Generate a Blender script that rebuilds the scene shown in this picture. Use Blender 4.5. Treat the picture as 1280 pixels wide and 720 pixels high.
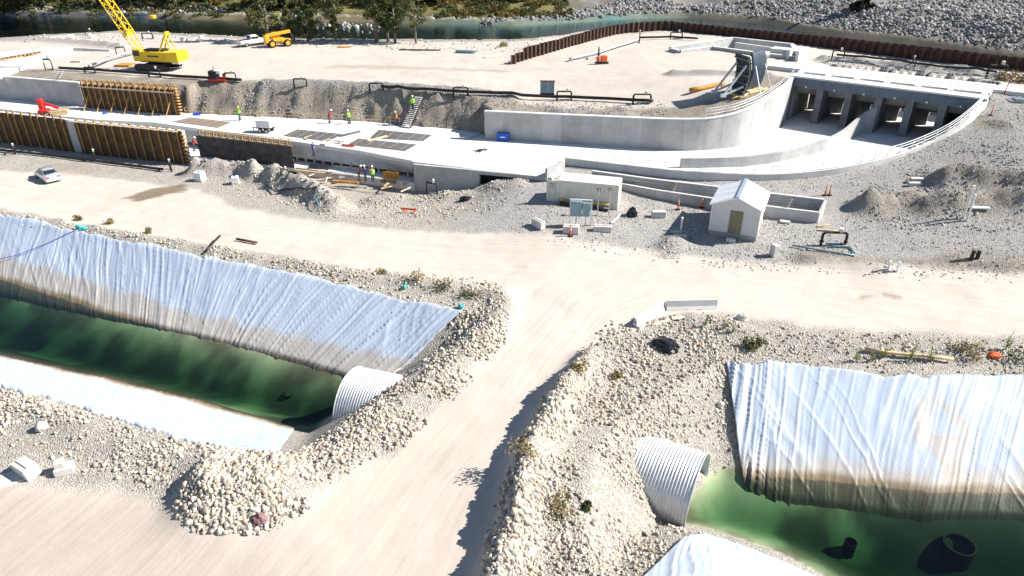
import bpy, bmesh, math, random
import numpy as np
from mathutils import Vector, Matrix
for o in list(bpy.data.objects): bpy.data.objects.remove(o)
SC = bpy.context.scene
COL = SC.collection
# ------------------------------------------------------------------ camera, sky, sun, exposure
CAM_H, CAM_T, FOC = 26.4, math.radians(28.3), 855.0      # metres, pitch down, focal length in photo pixels
cam = bpy.data.cameras.new('camera'); cam.sensor_width = 36.0; cam.lens = FOC*36/1280
cam.clip_end = 3000; cam.clip_start = 0.5
co = bpy.data.objects.new('camera', cam); COL.objects.link(co)
co.location = (0, 0, CAM_H); co.rotation_euler = (math.radians(90)-CAM_T, 0, 0)
SC.camera = co
SUN_AZ, SUN_EL = math.radians(3), math.radians(38)       # azimuth counted from +X towards +Y
wd = bpy.data.worlds.new('World'); SC.world = wd; wd.use_nodes = True
nt = wd.node_tree; nt.nodes.clear()
sky = nt.nodes.new('ShaderNodeTexSky'); sky.sky_type = 'NISHITA'; sky.sun_disc = False
sky.sun_elevation = SUN_EL; sky.sun_rotation = math.radians(90)-SUN_AZ
sky.altitude = 1200; sky.air_density = 1.0; sky.dust_density = 0.6
bgn = nt.nodes.new('ShaderNodeBackground'); bgn.inputs['Strength'].default_value = 0.065
wo = nt.nodes.new('ShaderNodeOutputWorld')
nt.links.new(sky.outputs[0], bgn.inputs[0]); nt.links.new(bgn.outputs[0], wo.inputs[0])
sl = bpy.data.lights.new('sun', 'SUN'); sl.energy = 5.0; sl.angle = math.radians(0.53); sl.color = (1.0, 0.955, 0.89)
so = bpy.data.objects.new('sun', sl); COL.objects.link(so)
sdir = Vector((math.cos(SUN_AZ)*math.cos(SUN_EL), math.sin(SUN_AZ)*math.cos(SUN_EL), math.sin(SUN_EL)))
so.rotation_euler = sdir.to_track_quat('Z', 'Y').to_euler(); so.location = (60, 0, 80)
SC.view_settings.view_transform = 'Standard'; SC.view_settings.look = 'None'
SC.view_settings.exposure = 1.05; SC.view_settings.gamma = 1.0; SC.view_settings.use_curve_mapping = False
SC.render.engine = 'CYCLES'; SC.render.resolution_x = 1024; SC.render.resolution_y = 576
SC.cycles.max_bounces = 6; SC.cycles.transparent_max_bounces = 10
R = math.radians
rng = np.random.default_rng(7); random.seed(7)

# ------------------------------------------------------------------ surveying helpers
def W(px, py, z=0.0):
    """point of the place at height z that stands at photo pixel (px, py)"""
    u = (px-640)/FOC; v = (360-py)/FOC
    dy = math.cos(CAM_T)+v*math.sin(CAM_T); dz = -math.sin(CAM_T)+v*math.cos(CAM_T)
    t = (z-CAM_H)/dz
    return np.array([u*t, dy*t])
def W3(px, py, z=0.0):
    p = W(px, py, z); return Vector((p[0], p[1], z))
def WL(pts, z=None):
    return np.array([W(p[0], p[1], p[2] if len(p) > 2 else z) for p in pts])
def tps(pts):
    """thin plate spline through (px, py, z) survey points"""
    P = np.array([W(*p) for p in pts]); Z = np.array([p[2] for p in pts], float)
    n = len(P); r2 = ((P[:, None]-P[None])**2).sum(-1)
    K = 0.5*r2*np.log(r2+1e-9); A = np.zeros((n+3, n+3))
    A[:n, :n] = K+np.eye(n)*3.0; A[:n, n] = 1; A[:n, n+1:] = P; A[n, :n] = 1; A[n+1:, :n] = P.T
    c = np.linalg.solve(A, np.concatenate([Z, [0, 0, 0]]))
    def f(X, Y):
        o = np.full(X.shape, c[n])+c[n+1]*X+c[n+2]*Y
        for i in range(n):
            r = (X-P[i, 0])**2+(Y-P[i, 1])**2
            o += c[i]*0.5*r*np.log(r+1e-9)
        return o
    return f
def dline(X, Y, L):
    """distance to polyline, arc length of nearest point, signed side (left positive)"""
    best = np.full(X.shape, 1e9); arc = np.zeros(X.shape); side = np.zeros(X.shape); a0 = 0.0
    for i in range(len(L)-1):
        a, b = L[i], L[i+1]; d = b-a; l = np.hypot(*d); d = d/l
        t = np.clip((X-a[0])*d[0]+(Y-a[1])*d[1], 0, l)
        dx = X-a[0]-d[0]*t; dy = Y-a[1]-d[1]*t; q = np.hypot(dx, dy); m = q < best
        best = np.where(m, q, best); arc = np.where(m, a0+t, arc)
        side = np.where(m, d[0]*dy-d[1]*dx, side); a0 += l
    return best, arc, side
def sdpoly(X, Y, P):
    """signed distance to polygon, positive inside"""
    ins = np.zeros(X.shape, bool); n = len(P)
    for i in range(n):
        a, b = P[i], P[(i+1) % n]
        c = ((a[1] > Y) != (b[1] > Y))
        with np.errstate(divide='ignore', invalid='ignore'):
            xi = (b[0]-a[0])*(Y-a[1])/(b[1]-a[1] if b[1] != a[1] else 1e-9)+a[0]
        ins ^= c & (X < xi)
    d, _, _ = dline(X, Y, np.vstack([P, P[:1]]))
    return np.where(ins, d, -d)
def _h(ix, iy, s):
    n = (ix.astype(np.int64)*374761393+iy.astype(np.int64)*668265263+s*982451653) & 0x7fffffff
    n = ((n ^ (n >> 13))*1274126177) & 0x7fffffff
    return ((n ^ (n >> 16)) & 0xffff)/65535.0
def vnoise(x, y, s=0):
    ix = np.floor(x); iy = np.floor(y); fx = x-ix; fy = y-iy
    fx = fx*fx*(3-2*fx); fy = fy*fy*(3-2*fy)
    a = _h(ix, iy, s); b = _h(ix+1, iy, s); c = _h(ix, iy+1, s); d = _h(ix+1, iy+1, s)
    return (a*(1-fx)+b*fx)*(1-fy)+(c*(1-fx)+d*fx)*fy
def fbm(x, y, o=4, s=0):
    t = 0; a = .5; n = 0
    for i in range(o):
        t = t+a*vnoise(x, y, s+i*17); n += a; a *= .5; x = x*2.03; y = y*2.03
    return t/n
def sstep(a, b, x):
    t = np.clip((x-a)/(b-a), 0, 1); return t*t*(3-2*t)

# ------------------------------------------------------------------ materials
MATS = {}
def mat(name, col, rough=.8, metal=0.0, var=.15, scale=3.0, bump=0.0, bscale=None, spec=.3, dark=None, coat=0):
    if name in MATS: return MATS[name]
    m = bpy.data.materials.new(name); m.use_nodes = True; MATS[name] = m
    n = m.node_tree.nodes; l = m.node_tree.links; b = n['Principled BSDF']
    b.inputs['Roughness'].default_value = rough; b.inputs['Metallic'].default_value = metal
    b.inputs['Specular IOR Level'].default_value = spec
    if coat: b.inputs['Coat Weight'].default_value = coat
    tc = n.new('ShaderNodeTexCoord'); nz = n.new('ShaderNodeTexNoise')
    nz.inputs['Scale'].default_value = scale; nz.inputs['Detail'].default_value = 6; nz.inputs['Roughness'].default_value = .65
    l.new(tc.outputs['Object'], nz.inputs['Vector'])
    rp = n.new('ShaderNodeValToRGB'); d = dark or tuple(c*(1-var*1.6) for c in col)
    br = tuple(min(1, c*(1+var)) for c in col)
    rp.color_ramp.elements[0].position = .28; rp.color_ramp.elements[0].color = (*d, 1)
    rp.color_ramp.elements[1].position = .72; rp.color_ramp.elements[1].color = (*br, 1)
    l.new(nz.outputs['Fac'], rp.inputs['Fac']); l.new(rp.outputs['Color'], b.inputs['Base Color'])
    if bump:
        n2 = n.new('ShaderNodeTexNoise'); n2.inputs['Scale'].default_value = bscale or scale*6; n2.inputs['Detail'].default_value = 4
        l.new(tc.outputs['Object'], n2.inputs['Vector'])
        bp = n.new('ShaderNodeBump'); bp.inputs['Strength'].default_value = bump; bp.inputs['Distance'].default_value = .05
        l.new(n2.outputs['Fac'], bp.inputs['Height']); l.new(bp.outputs['Normal'], b.inputs['Normal'])
    return m
def attr_mat(name, attr, rough=.9, spk=.35, scale=5.0, bump=.5, bdist=.06, streak=None, spec=.2, pebble=0):
    """colour comes from a colour attribute of the mesh (what the ground is made of), varied by grain"""
    m = bpy.data.materials.new(name); m.use_nodes = True; MATS[name] = m
    n = m.node_tree.nodes; l = m.node_tree.links; b = n['Principled BSDF']
    b.inputs['Roughness'].default_value = rough; b.inputs['Specular IOR Level'].default_value = spec
    at = n.new('ShaderNodeAttribute'); at.attribute_name = attr
    tc = n.new('ShaderNodeTexCoord')
    nz = n.new('ShaderNodeTexNoise'); nz.inputs['Scale'].default_value = scale; nz.inputs['Detail'].default_value = 8; nz.inputs['Roughness'].default_value = .75
    l.new(tc.outputs['Object'], nz.inputs['Vector'])
    mr = n.new('ShaderNodeMapRange'); mr.inputs['From Min'].default_value = .25; mr.inputs['From Max'].default_value = .75
    mr.inputs['To Min'].default_value = 1-spk; mr.inputs['To Max'].default_value = 1+spk
    l.new(nz.outputs['Fac'], mr.inputs['Value'])
    if streak:
        a2 = n.new('ShaderNodeAttribute'); a2.attribute_name = streak
        mp = n.new('ShaderNodeMapping'); mp.inputs['Scale'].default_value = (3.2, .05, 1)
        l.new(a2.outputs['Vector'], mp.inputs['Vector'])
        n3 = n.new('ShaderNodeTexNoise'); n3.inputs['Scale'].default_value = 1.0; n3.inputs['Detail'].default_value = 7; n3.inputs['Roughness'].default_value = .6
        l.new(mp.outputs['Vector'], n3.inputs['Vector'])
        m3 = n.new('ShaderNodeMapRange'); m3.inputs['From Min'].default_value = .3; m3.inputs['From Max'].default_value = .7
        m3.inputs['To Min'].default_value = .875; m3.inputs['To Max'].default_value = 1.07
        l.new(n3.outputs['Fac'], m3.inputs['Value'])
        a3 = n.new('ShaderNodeAttribute'); a3.attribute_name = 'road_amount'
        mx = n.new('ShaderNodeMix'); mx.data_type = 'FLOAT'; 
        l.new(a3.outputs['Fac'], mx.inputs[0]); l.new(mr.outputs['Result'], mx.inputs[2])
        # on the road the grain is finer and the tracks show
        g2 = n.new('ShaderNodeMapRange'); g2.inputs['From Min'].default_value = .25; g2.inputs['From Max'].default_value = .75
        g2.inputs['To Min'].default_value = .93; g2.inputs['To Max'].default_value = 1.06
        l.new(nz.outputs['Fac'], g2.inputs['Value'])
        mm = n.new('ShaderNodeMath'); mm.operation = 'MULTIPLY'
        l.new(m3.outputs['Result'], mm.inputs[0]); l.new(g2.outputs['Result'], mm.inputs[1])
        l.new(mm.outputs[0], mx.inputs[3]); fac = mx.outputs[0]
    else: fac = mr.outputs['Result']
    if pebble:
        vo = n.new('ShaderNodeTexVoronoi'); vo.inputs['Scale'].default_value = pebble; vo.inputs['Randomness'].default_value = 1
        l.new(tc.outputs['Object'], vo.inputs['Vector'])
        sp = n.new('ShaderNodeSeparateColor'); l.new(vo.outputs['Color'], sp.inputs[0])
        pm = n.new('ShaderNodeMapRange'); pm.inputs['To Min'].default_value = .70; pm.inputs['To Max'].default_value = 1.26; l.new(sp.outputs[0], pm.inputs['Value'])
        pw = n.new('ShaderNodeMix'); pw.data_type = 'FLOAT'; pw.inputs[3].default_value = 1.0
        l.new(a3.outputs['Fac'], pw.inputs[0]); l.new(pm.outputs['Result'], pw.inputs[2])
        pf = n.new('ShaderNodeMath'); pf.operation = 'MULTIPLY'; l.new(fac, pf.inputs[0]); l.new(pw.outputs[0], pf.inputs[1]); fac = pf.outputs[0]
    vm = n.new('ShaderNodeVectorMath'); vm.operation = 'SCALE'
    l.new(at.outputs['Color'], vm.inputs[0]); l.new(fac, vm.inputs['Scale'])
    l.new(vm.outputs[0], b.inputs['Base Color'])
    if bump:
        n2 = n.new('ShaderNodeTexNoise'); n2.inputs['Scale'].default_value = scale*1.3; n2.inputs['Detail'].default_value = 8; n2.inputs['Roughness'].default_value = .7
        l.new(tc.outputs['Object'], n2.inputs['Vector'])
        bp = n.new('ShaderNodeBump'); bp.inputs['Strength'].default_value = bump; bp.inputs['Distance'].default_value = bdist
        if streak:
            iv = n.new('ShaderNodeMapRange'); iv.inputs['To Min'].default_value = bump; iv.inputs['To Max'].default_value = bump*.07
            l.new(a3.outputs['Fac'], iv.inputs['Value']); l.new(iv.outputs['Result'], bp.inputs['Strength'])
        hgt = n2.outputs['Fac']
        if pebble:
            ad = n.new('ShaderNodeMath'); ad.operation = 'SUBTRACT'; l.new(n2.outputs['Fac'], ad.inputs[0]); l.new(vo.outputs['Distance'], ad.inputs[1]); hgt = ad.outputs[0]
        l.new(hgt, bp.inputs['Height']); l.new(bp.outputs['Normal'], b.inputs['Normal'])
    return m

# ------------------------------------------------------------------ mesh helpers
def raw(name, V, F, m, parent=None, smooth=False, loc=None):
    me = bpy.data.meshes.new(name); me.from_pydata([tuple(v) for v in V], [], F); me.update()
    if smooth:
        me.polygons.foreach_set('use_smooth', [True]*len(me.polygons))
    if m: me.materials.append(m if not isinstance(m, str) else MATS[m])
    o = bpy.data.objects.new(name, me); COL.objects.link(o)
    if parent: o.parent = parent
    if loc is not None: o.location = loc
    return o
def fast(name, V, F, m, smooth=False):
    """big meshes: V (n,3), F (m,k) arrays"""
    me = bpy.data.meshes.new(name); k = F.shape[1]
    me.vertices.add(len(V)); me.vertices.foreach_set('co', np.ascontiguousarray(V, dtype=np.float32).ravel())
    me.loops.add(F.size); me.loops.foreach_set('vertex_index', np.ascontiguousarray(F, dtype=np.int32).ravel())
    me.polygons.add(len(F)); me.polygons.foreach_set('loop_start', np.arange(0, F.size, k, dtype=np.int32))
    me.polygons.foreach_set('loop_total', np.full(len(F), k, dtype=np.int32))
    if smooth: me.polygons.foreach_set('use_smooth', np.ones(len(F), bool))
    me.update(calc_edges=True); me.validate()
    me.materials.append(m if not isinstance(m, str) else MATS[m])
    o = bpy.data.objects.new(name, me); COL.objects.link(o); return o
def vcol(o, name, C):
    a = o.data.color_attributes.new(name, 'FLOAT_COLOR', 'POINT')
    C4 = np.ones((len(C), 4), np.float32); C4[:, :3] = C; a.data.foreach_set('color', C4.ravel())
class MB:
    def __init__(s): s.v = []; s.f = []
    def add(s, V, F):
        k = len(s.v); s.v += [tuple(p) for p in V]; s.f += [tuple(i+k for i in q) for q in F]; return s
    def box(s, c, d, rz=0, rx=0, ry=0):
        M = Matrix.Rotation(rz, 3, 'Z') @ Matrix.Rotation(ry, 3, 'Y') @ Matrix.Rotation(rx, 3, 'X'); V = []
        for x in (-.5, .5):
            for y in (-.5, .5):
                for z in (-.5, .5): V.append(Vector(c)+M @ Vector((x*d[0], y*d[1], z*d[2])))
        return s.add(V, [(0, 1, 3, 2), (4, 6, 7, 5), (0, 4, 5, 1), (2, 3, 7, 6), (0, 2, 6, 4), (1, 5, 7, 3)])
    def cbox(s, c, d, ch=.04, rz=0):
        """box with chamfered edges"""
        M = Matrix.Rotation(rz, 3, 'Z'); bm = bmesh.new(); bmesh.ops.create_cube(bm, size=1)
        for v in bm.verts: v.co = Vector((v.co.x*d[0], v.co.y*d[1], v.co.z*d[2]))
        bmesh.ops.bevel(bm, geom=bm.edges[:], offset=ch, segments=1, affect='EDGES')
        bm.verts.index_update(); V = [Vector(c)+M @ v.co for v in bm.verts]; F = [[v.index for v in f.verts] for f in bm.faces]
        bm.free(); return s.add(V, F)
    def beam(s, p, q, w, h):
        p = Vector(p); q = Vector(q); d = (q-p).normalized()
        up = Vector((0, 0, 1)) if abs(d.z) < .95 else Vector((0, 1, 0))
        a = d.cross(up).normalized()*w/2; b = a.cross(d).normalized()*h/2
        V = [p-a-b, p+a-b, p+a+b, p-a+b, q-a-b, q+a-b, q+a+b, q-a+b]
        return s.add(V, [(3, 2, 1, 0), (4, 5, 6, 7), (0, 1, 5, 4), (1, 2, 6, 5), (2, 3, 7, 6), (3, 0, 4, 7)])
    def tube(s, pts, r, n=8, r1=None, caps=True):
        pts = [Vector(p) for p in pts]; N = len(pts); base = len(s.v); u = None
        for i, p in enumerate(pts):
            d = (pts[min(i+1, N-1)]-pts[max(i-1, 0)]).normalized()
            if u is None: u = d.orthogonal().normalized()
            u = (u-d*u.dot(d)).normalized(); w = d.cross(u)
            rr = r if r1 is None else r+(r1-r)*i/(N-1)
            for k in range(n):
                a = 2*math.pi*k/n; s.v.append(tuple(p+(u*math.cos(a)+w*math.sin(a))*rr))
        for i in range(N-1):
            for k in range(n):
                a = base+i*n+k; b = base+i*n+(k+1) % n; s.f.append((a, b, b+n, a+n))
        if caps:
            s.f.append(tuple(base+k for k in reversed(range(n)))); s.f.append(tuple(base+(N-1)*n+k for k in range(n)))
        return s
    def prism(s, poly, z0, z1):
        """poly counter-clockwise list of (x,y); z0,z1 scalars or per-vertex lists"""
        n = len(poly); a = z0 if hasattr(z0, '__len__') else [z0]*n; b = z1 if hasattr(z1, '__len__') else [z1]*n
        V = [(p[0], p[1], a[i]) for i, p in enumerate(poly)]+[(p[0], p[1], b[i]) for i, p in enumerate(poly)]
        return s.add(V, [tuple(reversed(range(n))), tuple(range(n, 2*n))]+[(i, (i+1) % n, n+(i+1) % n, n+i) for i in range(n)])
    def extr(s, prof, y0, y1):
        """profile in xz extruded along y"""
        n = len(prof); V = [(p[0], y0, p[1]) for p in prof]+[(p[0], y1, p[1]) for p in prof]
        return s.add(V, [tuple(range(n)), tuple(reversed(range(n, 2*n)))]+[(i, n+i, n+(i+1) % n, (i+1) % n) for i in range(n)])
    def loft(s, rings, cap=True):
        base = len(s.v); n = len(rings[0])
        for r in rings: s.v += [tuple(p) for p in r]
        for i in range(len(rings)-1):
            for k in range(n):
                a = base+i*n+k; b = base+i*n+(k+1) % n; s.f.append((a, b, b+n, a+n))
        if cap:
            s.f.append(tuple(base+k for k in reversed(range(n)))); s.f.append(tuple(base+(len(rings)-1)*n+k for k in range(n)))
        return s
    def build(s, name, m, parent=None, smooth=False, world=False, loc=None):
        V = s.v
        if world and parent is not None:
            Mi = (Matrix.Translation(parent.location) @ parent.rotation_euler.to_matrix().to_4x4()).inverted()
            V = [Mi @ Vector(p) for p in V]
        elif world:                                   # a thing that is one mesh: origin at its base
            A = np.array(V); c = A.mean(0); c[2] = A[:, 2].min(); V = A-c; loc = tuple(c)
        o = raw(name, V, s.f, m, parent, smooth, loc); return o
def tag(o, label, cat, group=None, kind=None):
    if label: o['label'] = label
    if cat: o['category'] = cat
    if group: o['group'] = group
    if kind: o['kind'] = kind
    return o
def thing(name, label, cat, loc=(0, 0, 0), rz=0, group=None):
    o = bpy.data.objects.new(name, None); o.empty_display_size = .3; COL.objects.link(o)
    o.location = loc; o.rotation_euler = (0, 0, rz); return tag(o, label, cat, group)
def dup(root, loc, rz, label, group=None, scale=None):
    kids = {}
    for c in bpy.data.objects: kids.setdefault(c.parent, []).append(c) if c.parent else None
    r = root.copy(); COL.objects.link(r); r.location = loc; r.rotation_euler = (0, 0, rz)
    if scale: r.scale = scale
    r['label'] = label
    if group: r['group'] = group
    for ch in kids.get(root, []):
        c = ch.copy(); COL.objects.link(c); c.parent = r
        for g in kids.get(ch, []):
            d = g.copy(); COL.objects.link(d); d.parent = c
    return r
# ------------------------------------------------------------------ survey of the ground
ZF, ZB, WATER, RIVER = 2.1, -1.4, -4.0, 4.2
GATE0 = np.array([37.9, 94.3]); GDIR = np.array([math.cos(R(-37)), math.sin(R(-37))]); GBACK = np.array([-GDIR[1], GDIR[0]])
GLEN, GBAY = 21.6, 3.6
low = tps([(-250, 190, -1.3), (-250, 240, -1.1), (0, 205, -1.1), (60, 225, -1.0), (0, 182, -1.25), (104, 197, -1.25), (237, 210, -1.2), (370, 224, -1.0), (440, 236, -1.0),
  (200, 240, -.8), (0, 258, -.7), (300, 270, -.4), (450, 285, -.2), (600, 320, 0), (640, 360, 0), (640, 450, 0), (560, 560, 0), (500, 720, 0), (300, 700, -.1), (0, 720, -.2),
  (0, 600, -.2), (-250, 500, -.3), (-300, 720, -.3), (0, 480, -.3), (250, 550, -.1), (120, 297, -.6), (800, 340, 0), (1000, 360, .1), (1280, 390, .3), (1500, 420, .4), (900, 420, .1), (1280, 440, .1), (1500, 520, 0),
  (500, 252, -1.0), (540, 250, -.9), (585, 246, -.4), (615, 240, .5), (648, 230, 1.4), (680, 228, 1.6), (560, 275, -.1), (700, 280, .9), (660, 250, 1.1), (800, 262, .9), (900, 262, 1.0), (960, 300, .5),
  (1040, 295, .8), (1280, 330, .9), (1280, 280, 2.0), (1110, 262, 1.6), (1040, 232, 1.9), (900, 222, 1.9), (780, 208, 1.9), (1060, 216, 2.4), (1150, 200, 3.4), (1210, 165, 5.4), (1250, 130, 7.2), (1280, 200, 4.6), (1290, 130, 7.2),
  (1500, 170, 7), (1500, 260, 4), (760, 430, .1), (820, 470, -.1), (720, 560, .4), (700, 700, .3), (640, 800, .1), (1100, 850, 0), (1280, 330, .9)])
upp = tps([(-250, 85, 5.4), (0, 90, 5.4), (0, 55, 5.6), (60, 80, 5.6), (110, 98, 5.6), (190, 95, 5.8), (190, 70, 6.0), (300, 60, 6.0), (300, 100, 6.0), (400, 80, 6.0), (400, 108, 6.0), (500, 60, 6.0), (500, 115, 6.0),
  (600, 110, 6.0), (600, 130, 5.6), (640, 142, 4.9), (700, 145, 5.0), (780, 148, 5.2), (850, 143, 5.6), (890, 132, 6.4), (930, 122, 7.1), (965, 108, 7.3), (980, 90, 7.4), (750, 100, 6.3), (850, 105, 6.8), (700, 70, 6.3), (800, 50, 6.4), (900, 55, 6.6),
  (1000, 60, 6.4), (1030, 76, 6.2), (1150, 85, 6.2), (1250, 98, 6.6), (1300, 110, 6.8), (1500, 130, 7), (1300, 95, 6.4), (1500, 150, 7), (-300, 60, 5.6), (-600, 80, 5.5)])
BL = [(-250, 99), (0, 123), (107, 133), (228, 142), (320, 147), (470, 154), (604, 167), (606, 173), (720, 180), (850, 188), (900, 186), (930, 181), (955, 171), (976, 158)]
BLW = WL(BL, ZF)
def sm(path, n):
    """smooth resample of a plan path (Catmull-Rom then even spacing)"""
    P = np.array(path, float); out = []
    Q = np.vstack([2*P[0]-P[1], P, 2*P[-1]-P[-2]])
    for i in range(1, len(Q)-2):
        for t in np.linspace(0, 1, 12, endpoint=False):
            a, b, c, d = Q[i-1], Q[i], Q[i+1], Q[i+2]
            out.append(.5*((2*b)+(-a+c)*t+(2*a-5*b+4*c-d)*t*t+(-a+3*b-3*c+d)*t**3))
    out.append(P[-1]); out = np.array(out)
    s = np.concatenate([[0], np.cumsum(np.sqrt((np.diff(out[:, :2], axis=0)**2).sum(1)))]); q = np.linspace(0, s[-1], n)
    return np.stack([np.interp(q, s, out[:, k]) for k in range(out.shape[1])], -1)
CWS = sm(np.vstack([BLW[7:], [GATE0]]), 30); BLS = np.vstack([BLW[:7], CWS])
GA = GATE0; GBk = GATE0+GBACK*15; GC = GBk+GDIR*(GLEN+.6); GD = GATE0+GDIR*(GLEN+.6)
FARW = [(-250, 80), (-250, 95)]
bench_poly = np.vstack([[[-700, BLW[0][1]+140]], BLS, [GBk, GC, GC-GBACK*6], WL([(1400, 150, 7)]), [[500, 60], [500, 1500], [-700, 1500]]])
RIGHTWALL = [(1233, 124, 7.8), (1215, 142, 6.9), (1190, 162, 5.6), (1160, 178, 4.5), (1120, 193, 3.7), (1060, 207, 3.1), (1010, 214, 2.75), (960, 217, 2.6), (900, 216, 2.6), (850, 213, 2.6), (780, 205.5, 2.6), (707, 197, 2.6)]
RWW = WL(RIGHTWALL)
NEARW = WL([(690, 222, ZF), (517, 203, ZF), (370, 221, ZB), (237, 207, ZB), (104, 192, ZB), (0, 178, ZB), (-250, 148, ZB)])
chan_poly = np.vstack([BLS, [GBk, GC, GD], RWW, NEARW])
SHEET = WL([(640, 80), (665, 72), (700, 62), (740, 50.5), (780, 42), (830, 38.5), (860, 41), (905, 46), (1000, 56), (1100, 67), (1200, 79), (1290, 90), (1420, 106)], 6.3)
river_far = WL([(-250, 8), (0, 17), (150, 20), (250, 22), (330, 23), (450, 25), (560, 28), (640, 30), (700, 27), (780, 22), (860, 20), (960, 27), (1000, 36), (1060, 45), (1150, 54), (1290, 74), (1420, 92)], RIVER)
river_near = WL([(-250, 62), (0, 50), (60, 46), (150, 42), (250, 47), (330, 52), (420, 53), (520, 54), (600, 55), (660, 54), (700, 50), (735, 44)], 5.2)
river_poly = np.vstack([river_near, SHEET[4:]+np.array([.3, .8]), river_far[::-1]])
P1_far = WL([(-250, 222, -1.0), (0, 271, -.75), (120, 298, -.6), (250, 326, -.4), (400, 354, -.25), (500, 374, -.1), (582, 391, 0)])
P1_end = WL([(582, 391, 0), (612, 394, 0), (572, 428, 0), (512, 470, 0), (452, 518, 0), (408, 548, 0), (352, 574, 0)])
P1_near = WL([(352, 574, 0), (250, 555, -.1), (120, 517, -.2), (0, 483, -.3), (-250, 420, -.3)])
P2_far = WL([(905, 451, 0), (1000, 457, 0), (1130, 470, 0), (1300, 474, 0), (1600, 480, 0)])
P2_end = WL([(905, 451, 0), (860, 478, -.2), (782, 530, -.3), (742, 580, -.3), (730, 650, -.2), (738, 720, -.1), (800, 744, -.1)])
P2_near = WL([(800, 744, -.1), (880, 728, -.2), (950, 750, -.2), (1100, 830, 0), (1500, 1000, 0)])
pond1 = np.vstack([P1_far, P1_end[1:], P1_near[1:]]); pond2 = np.vstack([P2_end[::-1], P2_far[1:], P2_near[::-1][:-1]])
intake_poly = WL([(838, 59, 7.3), (917, 47, 7.3), (990, 55, 7.3), (998, 70, 7.3), (960, 66, 7.3), (890, 57, 7.3), (850, 62, 7.3)])
BERMS = [  # (line, height, half width)
  (WL([(742, 452, 0), (700, 510, 0), (668, 570, 0), (652, 640, 0), (636, 700, 0), (600, 800, 0)]), 1.45, .95),
  (WL([(628, 372, 0), (628, 395, 0), (590, 438, 0), (530, 488, 0), (470, 535, 0), (420, 575, 0)]), .5, 1.2),
  (WL([(-250, 215, -1), (0, 263, -.7), (150, 294, -.5), (300, 322, -.3), (450, 347, -.1), (560, 358, 0), (625, 370, 0)]), .4, 1.0),
  (WL([(250, 216, -1), (300, 219, -1), (350, 232, -1), (400, 250, -.8), (420, 262, -.6)]), 1.9, 1.5),
  (WL([(470, 252, -.8), (530, 250, -.8), (600, 246, -.4), (640, 238, .6)]), .75, 1.3),
  (WL([(-250, 440, -.3), (0, 500, -.3), (120, 540, -.2), (220, 575, -.1), (330, 590, 0)]), .45, 1.4),
  (WL([(270, 620, -.1), (300, 622, -.1), (345, 608, 0)]), 1.15, 1.9),
  (WL([(838, 303, .6), (842, 301, .6)]), .75, 1.1),
  (WL([(330, 104, 6), (375, 103, 6), (460, 107, 6), (500, 110, 6), (570, 113, 6), (640, 118, 6)]), .55, .9),
  (WL([(840, 94, 6.8), (900, 95, 6.9), (960, 98, 7.1)]), .6, .8),
  (WL([(0, 52, 5.6), (60, 52, 5.6), (130, 58, 5.6), (150, 62, 5.6)]), .7, 1.2),
  (WL([(1030, 77, 6.2), (1100, 84, 6.2), (1200, 95, 6.2), (1250, 100, 6.4)]), 1.0, 1.4),
  (WL([(1085, 262, 1.4), (1120, 258, 1.4), (1160, 268, 1.4), (1220, 265, 1.6), (1300, 270, 1.6)]), 1.45, 1.5),
  (WL([(1180, 225, 3), (1240, 230, 3), (1300, 238, 3)]), 1.4, 1.5),
  (WL([(1240, 160, 5.6), (1256, 163, 5.6)]), .5, .7),
  (WL([(870, 398, .1), (940, 418, .1), (1040, 435, .1), (1150, 440, .1), (1300, 440, .1)]), .35, 1.0),
  (WL([(1010, 322, .5), (1100, 335, .5), (1210, 330, .5), (1300, 338, .6)]), .4, .9),
  (WL([(700, 142, 5), (780, 146, 5.2)]), .4, 1.2)]
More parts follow.
